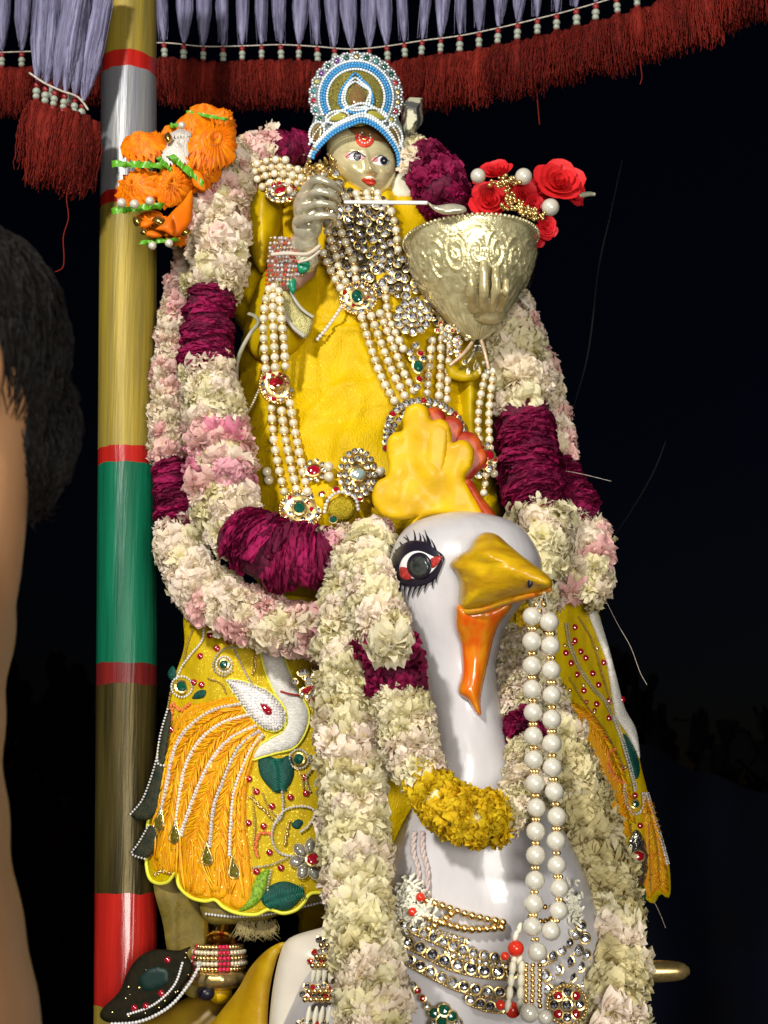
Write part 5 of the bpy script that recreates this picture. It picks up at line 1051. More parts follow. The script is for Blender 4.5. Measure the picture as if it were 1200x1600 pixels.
necklace('dark pearl loops hanging below the silver hand', [[(512, 362), (518, 380), (524, 396), (530, 420), (540, 440)], [(505, 395), (512, 412), (520, 430), (532, 450)], [(528, 350), (540, 380), (552, 410), (556, 436)], [(560, 312), (580, 310), (598, 314), (610, 328), (618, 355), (622, 390)], [(540, 308), (562, 302), (590, 302)]], [], r=6.6, yf=ch(.012))
def crystals():
    root = thing('crystal_necklace', W(570, 400, -.1), 'broad bib of clear and dark gold-set stones covering the statue chest below the face', 'necklace')
    C = [(500, 285), (520, 262), (535, 285), (560, 300), (600, 310), (618, 340), (622, 380), (640, 420), (665, 440), (690, 470), (700, 500), (690, 512), (640, 480), (618, 460), (600, 462), (570, 462), (545, 445), (525, 440), (506, 410), (512, 380), (525, 350), (512, 320)]
    sheet('hand_shade_sheet', [(505, 330), (530, 300), (580, 312), (612, 335), (620, 380), (640, 425), (632, 455), (600, 462), (568, 458), (540, 440), (516, 425), (508, 380)], lambda a, b: robe_y(min(a, 700), max(b, 300)) - .008, mat('painted_hand_shade', (.07, .055, .03), (.02, .016, .01), 90, rough=.5, bump=1, bs=300), root, .003, 6, .003, 12)  # dark sheet under the stones, standing in for the hand's shadow
    D = np.array(catmull(C, 4, True)); rn = random.Random(4); pts = []
    for _ in range(9000):
        p = (rn.uniform(495, 705), rn.uniform(258, 516))
        if inside(np.array([p]), D)[0] and all((p[0] - q[0]) ** 2 + (p[1] - q[1]) ** 2 > 100 for q in pts): pts.append(p)
    for x, y in pts[:290]: dk = y < 470 and 500 < x < 625; stone(root, rn.choice('ddccd' if dk else 'cccdc'), x, y, lambda a, b: robe_y(min(a, 700), max(b, 300)) - .016 - .003 * rn.random(), rn.uniform(4.2, 6.6))  # more dark stones where the hand's shadow falls
    for k in range(12):
        a = k * math.pi / 6; stone(root, 'c', 645 + 23 * math.cos(a), 495 + 23 * math.sin(a), ch(.03), 6.2)
    for k in range(8):
        a = k * math.pi / 4 + .2; stone(root, 'c', 645 + 12 * math.cos(a), 495 + 12 * math.sin(a), ch(.036), 5)
    stone(root, 'c', 645, 495, ch(.042), 6.5)
    stone(root, 'E', 653, 573, ch(.03), 9.5); 
    for (x, y, k) in ((657, 552, 'r'), (655, 592, 'r'), (641, 550, 'c'), (645, 560, 'c'), (652, 605, 'c'), (662, 560, 'd'), (650, 540, 'c')): stone(root, k, x, y, ch(.026), 5)
    b = thing('stone_belt', W(560, 740, -.1), 'stone belt with a pear-shaped white and aqua brooch at the waist above the garland', 'belt')
    for f, n, s in ((1, 18, 4), (.68, 12, 4.2)):
        for k in range(n):
            a = 2 * math.pi * k / n; stone(b, 'c', 559 + 27 * f * math.cos(a), 742 + 36 * f * math.sin(a) * (1.05 if math.sin(a) < 0 else .9), ch(.012), s)
    mb = MB(); patch(mb, [(559, 702), (575, 715), (587, 740), (580, 765), (559, 776), (538, 765), (531, 740), (543, 715)], ch(.004), .005, 6, .004, 10); build(mb, 'brooch_base', GOLD, b)
    stone(b, 'a', 560, 741, ch(.018), 9); stone(b, 'R', 490, 735, ch(.01), 9)
    for k in range(9): a = 2 * math.pi * k / 9; stone(b, 'c', 492 + 15 * math.cos(a), 735 + 15 * math.sin(a), ch(.008), 3.3)
    for (x, y) in ((513, 729), (514, 745), (594, 737), (417, 737), (420, 750)): r = 8 * K(y, -.05); inst('pearl', PM, b, TRS(W(x, y, ch(.008)(x, y)), Matrix(), r))
    sheet('gold_disc', ell(533, 796, 22, 20, 14), ch(.006), mat('sequinned_gold', (.6, .45, .03), (.4, .3, .01), 300, rough=.35, metal=.6, bump=1, bs=800), b, .004, 5, .005, 9)
    mb = MB(); beads(mb, [(507, 800), (512, 782), (525, 770), (542, 770), (556, 780), (560, 796)], ch(.012), 3, 1.9, lvl=1); build(mb, 'rhinestone_row', CRYS, b, smooth=False)
    stone(b, 'e', 521, 812, ch(.014), 6); stone(b, 'r', 525, 765, ch(.012), 5); stone(b, 'r', 563, 779, ch(.012), 4.5); stone(b, 'r', 503, 772, ch(.012), 4.5)
    c = thing('stone_chain', W(665, 640, -.1), 'arched row of clear stones behind the yellow swan comb', 'chain')
    Q = resample(catmull([(604, 700), (605, 675), (612, 650), (628, 634), (650, 627), (676, 628), (700, 640), (716, 655), (726, 678), (735, 700), (745, 740)], 6), 9)
    for i, (x, y) in enumerate(Q): stone(c, 'c' if i % 6 else 'r', x, y, ch(.014), 5.4); stone(c, 'c', x + R.uniform(-3, 3) + 8 * (1 if x < 660 else -1), y + 9, ch(.012), 4)
    for (x, y, k, s) in ((762, 712, 'R', 9), (752, 700, 'r', 5), (772, 718, 'r', 5), (757, 728, 'r', 5), (748, 742, 'c', 5), (765, 732, 'c', 5), (762, 695, 'c', 4)): stone(c, k, x, y, -.075, s)
    d = thing('jewelled_line', W(515, 505, -.1), 'short slanting row of white stones below the left medallion of green', 'cord')
    d['label'] = 'short slanting line of white stones between lace strip and green-stone medallion'
    mb = MB(); beads(mb, [(533, 480), (520, 500), (508, 516), (496, 530)], ch(.012), 3.2, 1.9); build(mb, 'stone_row', CRYS, d, smooth=False)
    g = thing('bead_tassel', W(713, 545, -.1), 'pink and clear beaded ornament hanging left of the bowl tip', 'ornament')
    for _ in range(46): x, y = 713 + R.gauss(0, 11), 528 + R.gauss(0, 15); stone(g, R.choice('ccrc'), x, y, -.075, R.uniform(2.6, 4.2))
    h = thing('gold_ornament', W(505, 262, -.08), 'gold filigree clasps below the left side of the crown', 'clasp')
    for _ in range(26): mb = MB(); x, y = 502 + R.gauss(0, 16), 258 + R.gauss(0, 8); ptube(mb, [(x, y, -.07), (x + R.uniform(-6, 6), y + R.uniform(-6, 6), -.085), (x + R.uniform(-8, 8), y + R.uniform(-8, 8), -.07)], R.uniform(1.5, 3), seg=6); build(mb, 'filigree', GOLD, h)
crystals()

# ------------------------------------------------------------------ pearls and chest jewellery of the swan
def swan_jewels():
    root = thing('large_pearl_string', W(832, 1590, -.45), 'double string of large white pearls hanging from the beak, gold beads between', 'pearl string')
    c1 = [(831, 963), (831, 1002), (831, 1040), (831, 1077), (833, 1113), (833, 1150), (834, 1187), (836, 1224), (838, 1262), (837, 1299), (837, 1336), (836, 1376), (834, 1412), (832, 1448), (840, 1488)]
    c2 = [(858, 972), (860, 1009), (861, 1047), (862, 1086), (862, 1124), (862, 1162), (863, 1199), (866, 1237), (870, 1276), (869, 1314), (870, 1352), (874, 1388), (873, 1423), (861, 1455)]
    py_ = lambda y: np.interp(y, [960, 1100, 1250, 1330, 1450, 1600], [-.43, -.42, -.41, -.42, -.43, -.46])
    for c in (c1, c2):
        for i, (x, y) in enumerate(c):
            r = 15.2 * K(y, py_(y)); inst('pearl', PMW, root, TRS(W(x, y, py_(y)), Matrix.Rotation(R.uniform(0, 3), 4, 'Y'), r * R.uniform(.97, 1.03)))
            if i < len(c) - 1:
                a = np.array(c[i + 1]) * .5 + np.array(c[i]) * .5
                for q in (-3.4, 3.4) if i % 2 else (-4.5, 0, 4.5): inst('gold_bead', GM, root, TRS(W(a[0] + q, a[1], py_(a[1])), Matrix(), 3.6 * K(a[1], -.4)))
    for (x, y, r) in ((827, 1583, 15), (852, 1590, 12)): inst('pearl', PMW, root, TRS(W(x, y, -.47), Matrix(), r * K(y, -.47)))
    for (x, y) in ((838, 945), (850, 945), (843, 955), (846, 937)): inst('gold_bead', GM, root, TRS(W(x, y, -.42), Matrix(), 4.4 * K(y, -.42)))
    mb = MB(); ptube(mb, [(850, 925, -.45), (845, 938, -.44), (835, 955, -.43)], 1.2); build(mb, 'string', STRING, root)
    mb = MB(); ptube(mb, [(851, 925, -.45), (856, 945, -.44), (858, 960, -.43)], 1.2); build(mb, 'string', STRING, root)
    s = lambda d: (lambda x, y: swan_y(x, y) - d)
    g = thing('gold_bead_necklace', W(730, 1440, -.37), 'rows of round gold beads across the white swan chest', 'necklace')
    for p in ([(668, 1408), (700, 1418), (735, 1430), (786, 1441)], [(660, 1430), (690, 1442), (735, 1452), (784, 1449)], [(670, 1452), (690, 1440), (705, 1428)]): strand(g, p, s(.006), 6.2, GM, 1.95, name='gold_bead')
    for p in ([(842, 1414), (858, 1418), (880, 1412)], [(828, 1432), (848, 1440), (868, 1432)]): strand(g, p, lambda x, y: -.4, 4.5, GM, 1.95, name='gold_bead')
    k = thing('kundan_necklace', W(720, 1500, -.36), 'wide curved rows of dark and clear gold-rimmed stones round the swan chest', 'necklace')
    for p, r, kk in (([(616, 1438), (650, 1452), (690, 1470), (730, 1486), (775, 1496), (806, 1497)], 7.6, 'ccdcd'), ([(618, 1462), (655, 1480), (700, 1503), (750, 1516), (800, 1520)], 9.6, 'ddcdd'), ([(640, 1500), (680, 1522), (720, 1540), (770, 1550), (800, 1548)], 8.4, 'dcdcc'), ([(735, 1562), (765, 1572), (800, 1574)], 8, 'dcd'), ([(848, 1500), (870, 1490), (892, 1470), (908, 1446)], 8, 'ccdc'), ([(852, 1524), (876, 1512), (898, 1492), (914, 1466)], 9, 'cddc'), ([(856, 1546), (880, 1536), (902, 1516), (916, 1492)], 8.4, 'cdcc'), ([(700, 1488), (740, 1501), (790, 1508)], 4.5, 'cc'), ([(860, 1562), (886, 1554), (910, 1534)], 7, 'dc'), ([(640, 1445), (690, 1458), (730, 1470)], 4, 'cc')):
        Q = resample(catmull(p, 6), r * 2.25)
        for x, y in Q: stone(k, R.choice(kk), x, y, s(.012) if x < 830 else (lambda a, b: swan_y(845, b) - .012 + .0006 * (a - 845)), r * .86)
        mb = MB(); q = [(a, b + r * 1.15) for a, b in p]; beads(mb, q, s(.01), 2.4, 1.9); build(mb, 'gold_edge', GOLDR, k)
    j = thing('jasmine_bud_string', W(640, 1440, -.37), 'tufts of tiny white buds with red knots at the left end of the stone necklace', 'bud string')
    def tuft(root, cx, cy, sx, sy, n, yf):
        mb = MB()
        for _ in range(n):
            x, y = cx + R.gauss(0, sx), cy + R.gauss(0, sy); yy = yf(x, y) - R.uniform(.004, .016); M = frame((R.uniform(-1, 1), -.8, R.uniform(-1, 1))); ball(mb, W(x, y, yy), (.0021, .0021, .0066), 1, M=M)
        build(mb, 'white_buds', mat('jasmine_bud', (.74, .72, .6), rough=.5), root, kind='stuff')
    tuft(j, 636, 1408, 11, 20, 250, s(.0)); tuft(j, 660, 1422, 9, 8, 70, s(.0))
    for (x, y) in ((657, 1402), (645, 1425)): inst('red_knot', RM, j, TRS(W(x, y, swan_y(x, y) - .02), Matrix(), .006))
    j2 = thing('jasmine_bud_string', W(895, 1425, -.33), 'tuft of tiny white buds to the right of the large pearls', 'bud string'); tuft(j2, 897, 1415, 5, 14, 110, lambda x, y: -.3)
    t = thing('coral_tassel', W(805, 1580, -.44), 'red coral beads with long cream beads hanging at the centre of the swan chest', 'tassel')
    for (x, y, r) in ((806, 1482, 13), (789, 1494, 7), (801, 1578, 13), (782, 1570, 8)): inst('coral_bead', RM, t, TRS(W(x, y, -.42), Matrix(), r * K(y, -.42)))
    LB = ballmesh('long_bead', mat('cream_bead', (.68, .64, .5), rough=.35), 2, sc=(.5, .5, 1))
    for x0, x1 in ((801, 794), (815, 812)):
        for i in range(4): y = 1512 + i * 20; x = x0 + (x1 - x0) * i / 3; inst('long_bead', LB, t, TRS(W(x, y, -.425), Matrix.Rotation(.1, 4, 'Y'), 11 * K(y, -.42)))
    for (x, y) in ((806, 1462), (812, 1450), (803, 1500), (812, 1499)): inst('long_bead', LB, t, TRS(W(x, y, -.42), Matrix.Rotation(.3, 4, 'Y'), 9 * K(y, -.42)))
    for x in (822, 832, 843):
        for i in range(9): inst('gold_bead', GM, t, TRS(W(x + R.uniform(-1, 1), 1508 + i * 8, -.425), Matrix(), 4.2 * K(1550, -.42)))
    b = thing('bead_bundle', W(500, 1600, -.2), 'bundle of long cream beads banded with gold at the lower left of the swan', 'necklace')
    for (x0, y0, x1, y1) in ((492, 1506, 478, 1580), (500, 1506, 490, 1580), (509, 1506, 500, 1580), (518, 1506, 512, 1580)):
        for i in range(2):
            t0 = (.12 + i * .62); x, y = x0 + (x1 - x0) * t0, y0 + (y1 - y0) * t0 + 4 + i * 24
            inst('long_bead', LB, b, TRS(W(x, y, -.235), Matrix.Rotation(.15, 4, 'Y'), (8.5 * K(y, -.23), 8.5 * K(y, -.23), 17 * K(y, -.23))))
    for (cy, n) in ((1470, 3), (1488, 4), (1502, 5), (1542, 5), (1555, 6), (1598, 6)):
        for i in range(n): x = 512 - (cy - 1470) * .14 + (i - n / 2) * 9; stone(b, R.choice('dcrd'), x, cy + R.uniform(-2, 2), -.235, 4.6); inst('gold_bead', GM, b, TRS(W(x + 4, cy + 7, -.24), Matrix(), .004))
    s2 = lambda d: (lambda a, b: swan_y(845, b) - d - .01)
    m = thing('flower_brooch', W(885, 1590, -.36), 'round openwork brooch of dark red petals at the lower right of the swan chest', 'brooch')
    for kx in range(8): a = kx * math.pi / 4; stone(m, 'r' if kx % 2 else 'd', 886 + 20 * math.cos(a), 1570 + 20 * math.sin(a), s2(.01), 7)
    stone(m, 'd', 886, 1570, s2(.014), 7.5)
    mb = MB(); beads(mb, ell(886, 1570, 31, 31, 12), s2(.008), 3, 1.8, closed=True, n=4); build(mb, 'gold_edge', GOLD, m)
    m = thing('green_brooch', W(690, 1595, -.36), 'green and red stone brooch below the stone rows on the swan chest', 'brooch')
    for (x, y, kk, r) in ((678, 1583, 'e', 8), (694, 1578, 'e', 9), (706, 1588, 'e', 8), (690, 1596, 'e', 8), (660, 1560, 'r', 5), (652, 1548, 'r', 5), (668, 1572, 'c', 5), (716, 1598, 'c', 6), (646, 1540, 'c', 4.5), (676, 1600, 'c', 6), (640, 1560, 'c', 5), (625, 1575, 'c', 5)): stone(m, kk, x, y, s(.01), r)
    # cotton strings on the chest
    for i, p in enumerate(([(648, 1300), (646, 1330), (654, 1360), (652, 1395)], [(660, 1300), (661, 1330), (668, 1360), (668, 1400)])):
        w = thing('cotton_string', W(*p[-1], -.36), ('left' if not i else 'right') + ' of two pale twisted strings on the white chest under the yellow flowers', 'string')
        mb = MB(); C = catmull(p, 10)
        for ph in (0, math.pi):
            tube(mb, [W(x + 2.2 * math.cos(k * .9 + ph), y, swan_y(x, y) - .004 - .0016 * math.sin(k * .9 + ph)) for k, (x, y) in enumerate(C)], .0022, 6)
        build(mb, 'twisted_yarn', mat('pale_yarn', (.5, .42, .38), (.4, .3, .28), 300, rough=.8), w)
swan_jewels()

# ------------------------------------------------------------------ ribbon flowers and roses
def pleated(name, m, n, layers, seed, dome=.5):
    rn = random.Random(seed); mb = MB()
    for l in range(layers):
        r1 = 1 - l * .85 / layers; r0 = .08; z = l * dome * .62 / layers; vs = []; cols = n * 2; rows = 4; ph = rn.uniform(0, 6)
        for j in range(rows + 1):
            t = j / rows; r = r0 + (r1 - r0) * t
            for k in range(cols):
                a = 2 * math.pi * k / cols + ph + rn.uniform(-.02, .02); zz = z + .1 * math.sin(t * 3.1) - .22 * t ** 4 + (.19 if k % 2 else -.16) * (t ** .5) * (1 - .3 * l / layers) + (rn.uniform(-.05, .05) if j == rows else 0)
                rr = r * (1 + (rn.uniform(-.1, .1) if j == rows else 0) + (.03 if k % 2 and j == rows else 0)); vs.append((rr * math.cos(a), rr * math.sin(a), zz))
        mb.add(vs, [(j * cols + k, j * cols + (k + 1) % cols, (j + 1) * cols + (k + 1) % cols, (j + 1) * cols + k) for j in range(rows) for k in range(cols)])
    return mb.mesh(name, [m])
def ruff(name, m, seed):
    """a gathered satin ribbon of loops, long in x"""
    rn = random.Random(seed); mb = MB()
    for i in range(7):
        x = -1 + 2 * i / 6 + rn.uniform(-.1, .1); sz = rn.uniform(.8, 1.7); w = .16; P = []
        for t in np.linspace(-.35, math.pi + .35, 9): P.append((x + .2 * sz * math.cos(t), 0, .3 * sz * math.sin(t)))
        vs = []
        a = rn.uniform(-1.1, 1.1)
        for p in P:
            for s_ in (-1, -.3, .3, 1): vs.append((p[0] + s_ * math.sin(a) * .2 + .03 * rn.uniform(-1, 1), s_ * .28 * math.cos(a), p[2] + .04 * rn.uniform(-1, 1)))
        mb.add(vs, [(j * 4 + k, j * 4 + k + 1, (j + 1) * 4 + k + 1, (j + 1) * 4 + k) for j in range(8) for k in range(3)])
    return mb.mesh(name, [m])
def bouquet():
    root = thing('ribbon_flower_bunch', W(270, 385, -.06), 'bunch of orange, white and green pleated ribbon flowers in front of the striped pole', 'flower bunch')
    Pm = [pleated('ribbon_flower', OSAT, 17, 7, s, .75) for s in range(3)]; Pf = pleated('ribbon_flower', OSAT, 26, 3, 9, .4); Pw = pleated('ribbon_flower', WSAT, 24, 4, 5); Gf = [ruff('green_ribbon', GSAT, s) for s in range(2)]
    def put(me, x, y, yy, rx, ry, nrm, nm='ribbon_flower', rz=0): k = K(y, yy); inst(nm, me, root, TRS(W(x, y, yy), Matrix.Rotation(rz, 4, 'Y') @ frame(nrm), (ry * k * 1.1, rx * k * 1.1, max(rx, ry) * k * 1.15)))
    put(Pf, 333, 224, -.10, 33, 45, (.25, -1, .25)); put(Pm[0], 318, 262, -.085, 28, 40, (.2, -.9, -.5)); put(Pm[1], 303, 192, -.05, 29, 26, (-.1, -.8, .6)); put(Pm[2], 222, 226, -.08, 36, 26, (-.2, -1, .5)); put(Pm[0], 243, 222, -.07, 18, 22, (.3, -1, .3))
    put(Pm[1], 213, 292, -.085, 34, 30, (-.35, -1, .0)); put(Pm[2], 238, 290, -.08, 18, 26, (.4, -1, .1)); put(Pm[0], 269, 288, -.09, 25, 34, (.1, -1, -.1)); put(Pw, 282, 232, -.085, 24, 30, (.0, -1, .5)); put(Pw, 283, 210, -.07, 18, 14, (0, -.5, 1))
    put(Pm[1], 322, 176, -.03, 26, 16, (0, -1, .35)); put(Pm[0], 350, 180, -.035, 14, 14, (.3, -1, .3)); put(Pm[2], 350, 195, -.03, 20, 30, (.6, -.8, .3)); put(Pm[0], 262, 205, -.04, 10, 14, (-.3, -1, .5)); put(Pm[2], 278, 368, -.05, 22, 14, (.2, -1, -.6)); put(Pm[1], 240, 350, -.05, 24, 18, (-.2, -1, -.6))
    def rib(me, x, y, yy, w, h, rz): k = K(y, yy); inst('green_ribbon', me, root, TRS(W(x, y, yy), Matrix.Rotation(rz, 4, 'Y') @ frame((0, -1, 0), (1, 0, 0)), (w * k, h * k * 1.8, h * k * 1.6)))
    rib(Gf[0], 215, 260, -.1, 33, 11, .05); rib(Gf[1], 293, 268, -.1, 28, 12, .75); rib(Gf[0], 214, 328, -.1, 32, 11, -.12); rib(Gf[1], 258, 258, -.1, 12, 9, .8); rib(Gf[1], 250, 378, -.09, 24, 8, -.1); rib(Gf[0], 322, 182, -.06, 26, 6, .2); rib(Gf[0], 278, 198, -.05, 10, 8, 0)
    for (x, y, r) in ((190, 317, 7.5), (210, 319, 7.5), (234, 314, 7), (238, 384, 6.5), (264, 380, 6.5), (284, 196, 6)): inst('white_bead', PMW, root, TRS(W(x, y, -.125), Matrix(), r * K(y, -.12)))
    sheet('folded_ribbon', [(300, 296), (301, 330), (296, 352), (272, 372), (268, 350), (266, 334), (285, 316)], lambda x, y: -.11 + .0004 * (x - 280), OSAT, root, .002, 5, .006, 10, sm=2); sheet('folded_ribbon', [(266, 334), (270, 352), (272, 370), (258, 362), (242, 358), (255, 350)], -.13, OSAT, root, .002, 5, .005, 8, sm=2)
    sheet('folded_ribbon', [(307, 258), (318, 276), (322, 300), (302, 290), (300, 270)], -.1, OSAT, root, .002, 5, .006, 8, sm=2)
    GT = mat('gold_tissue', (.6, .42, .12), (.3, .2, .05), 150, rough=.25, metal=.9)
    for (x, y, w, h, m) in ((215, 345, 8, 10, GT), (228, 350, 12, 7, OSAT), (248, 345, 12, 9, GT), (238, 366, 16, 6, OSAT), (225, 362, 7, 7, GT), (290, 362, 10, 8, GT), (262, 215, 7, 10, GT)): sheet('tissue_scrap', [(x - w, y + R.uniform(-3, 3)), (x, y - h), (x + w, y + R.uniform(-3, 3)), (x + R.uniform(-3, 3), y + h)], -.1, m, root, .002, 4, .006, 7, sm=2)
bouquet()
def rose_mesh(name, seed):
    rn = random.Random(seed); mb = MB()
    for l, (n, r, op) in enumerate(((5, 1.0, .35), (5, .78, .75), (4, .56, 1.05), (3, .36, 1.3), (2, .2, 1.5))):
        for k in range(n):
            az = 2 * math.pi * k / n + l * .7 + rn.uniform(-.15, .15); nu, nv = 8, 5; vs = []; w = 2 * math.pi / n * .85
            for j in range(nv + 1):
                t = j / nv
                for i in range(nu + 1):
                    u = i / nu * 2 - 1; a = az + u * w * .62; h = (.85 - .2 * l * .3) * t * (1 - .28 * u * u); rr = r * (.25 + .75 * (math.sin(t * 1.5) ** .8)) + (.16 * t ** 3 * (1 - u * u)) * (1.5 - op); vs.append((rr * math.cos(a) + .02 * rn.uniform(-1, 1), rr * math.sin(a) + .02 * rn.uniform(-1, 1), h * (.35 + .5 * op) * .8))
            mb.add(vs, [(j * (nu + 1) + i, j * (nu + 1) + i + 1, (j + 1) * (nu + 1) + i + 1, (j + 1) * (nu + 1) + i) for j in range(nv) for i in range(nu)])
    return mb.mesh(name, [REDF])
def roses():
    root = thing('red_rose_spray', W(830, 380, .0), 'spray of bright red foam roses with pearls and gold beads above the silver bowl', 'rose spray'); RMs = [rose_mesh('rose', s) for s in range(3)]
    for i, (x, y, r, nrm, yy) in enumerate(((776, 270, 23, (-.2, -.8, .6), -.04), (765, 316, 29, (-.1, -1, .1), -.07), (818, 304, 20, (.4, -1, .1), -.08), (832, 318, 15, (.6, -1, -.4), -.08), (872, 288, 36, (.1, -.9, .3), -.06), (886, 292, 30, (.8, -.7, .1), -.04), (852, 357, 17, (.3, -1, -.2), -.05), (838, 375, 12, (.2, -1, -.4), -.04), (902, 302, 18, (1, -.3, .0), -.02), (843, 300, 20, (-.2, -1, -.2), -.05), (800, 300, 22, (.1, -1, .3), -.03), (752, 275, 14, (-.8, -.6, .2), -.02), (855, 282, 20, (-.5, -.8, .5), -.03))):
        inst('rose', RMs[i % 3], root, TRS(W(x, y, yy), frame(nrm) @ Matrix.Rotation(i, 4, 'Z'), r * K(y, yy)))
    for (x, y, r) in ((747, 275, 12), (818, 276, 13.5), (860, 324, 14)): inst('pearl', PMW, root, TRS(W(x, y, -.11), Matrix.Rotation(1, 4, 'Y'), r * K(y, -.11)))
    mb = MB(); rn = random.Random(8)
    for (a, b, n, s) in (((775, 288), (800, 282), 60, 6), ((796, 296), (798, 325), 30, 5), ((800, 318), (848, 345), 80, 6)):
        for _ in range(n): t = rn.random(); x = a[0] + (b[0] - a[0]) * t + rn.gauss(0, s); y = a[1] + (b[1] - a[1]) * t + rn.gauss(0, s * .7); ball(mb, W(x, y, -.11 - rn.uniform(0, .02)), rn.uniform(.002, .0038), 1)
    build(mb, 'gold_beads', GOLD, root, kind='stuff')
    mb = MB(); ptube(mb, [(905, 306, -.03), (920, 303, -.035), (930, 304, -.035)], [5, 4, 2.5]); build(mb, 'stem', mat('stem', (.35, .36, .25), rough=.6), root)
    mb = MB(); ptube(mb, [(805, 455, .0), (815, 468, 0), (828, 480, 0)], 2.6); build(mb, 'stem', WSAT, root)
    f = thing('white_side_flower', W(645, 255, .02), 'cream flower tucked beside the cheek, below the cut crystal', 'flower')
    for k, (x, y, s) in enumerate(((640, 240, 18), (652, 262, 20), (632, 262, 14))): inst('petals', FL['white'][k], f, TRS(W(x, y, .0), frame((R.uniform(-.3, .3), -1, .3)), s * .00098))
    g = thing('cream_cloth_knot', W(634, 295, .0), 'small pale cloth knot between chin and magenta roses', 'cloth'); sheet('cloth', [(614, 282), (626, 270), (640, 280), (656, 302), (640, 310), (622, 312), (612, 300)], .03, mat('cream_cloth', (.62, .58, .45), rough=.6), g, .01, 4, .008, 15, bump=lambda x, y: .004 * nz(x / 8, y / 12))
    # curled fine wire ends and threads in the air
    for i, (lab, pts, m) in enumerate((('long thin thread hanging free right of the cream bunch beside the beak', [(945, 935, 0), (965, 975, 0), (985, 1010, 0), (1000, 1050, 0), (1011, 1070, 0)], STRING), ('thin thread stretching right from the outer garland at bowl-tip height', [(880, 735, 0), (915, 742, 0), (955, 752, 0)], STRING), ('thin dark thread below the tip of the right embroidered cloth', [(1020, 1405, .05), (1030, 1425, .05), (1040, 1450, .05)], STRING))):
        w = thing('loose_thread', W(*pts[-1]), lab, 'thread'); mb = MB(); ptube(mb, pts, .4, seg=5); build(mb, 'strand', m, w)
roses()

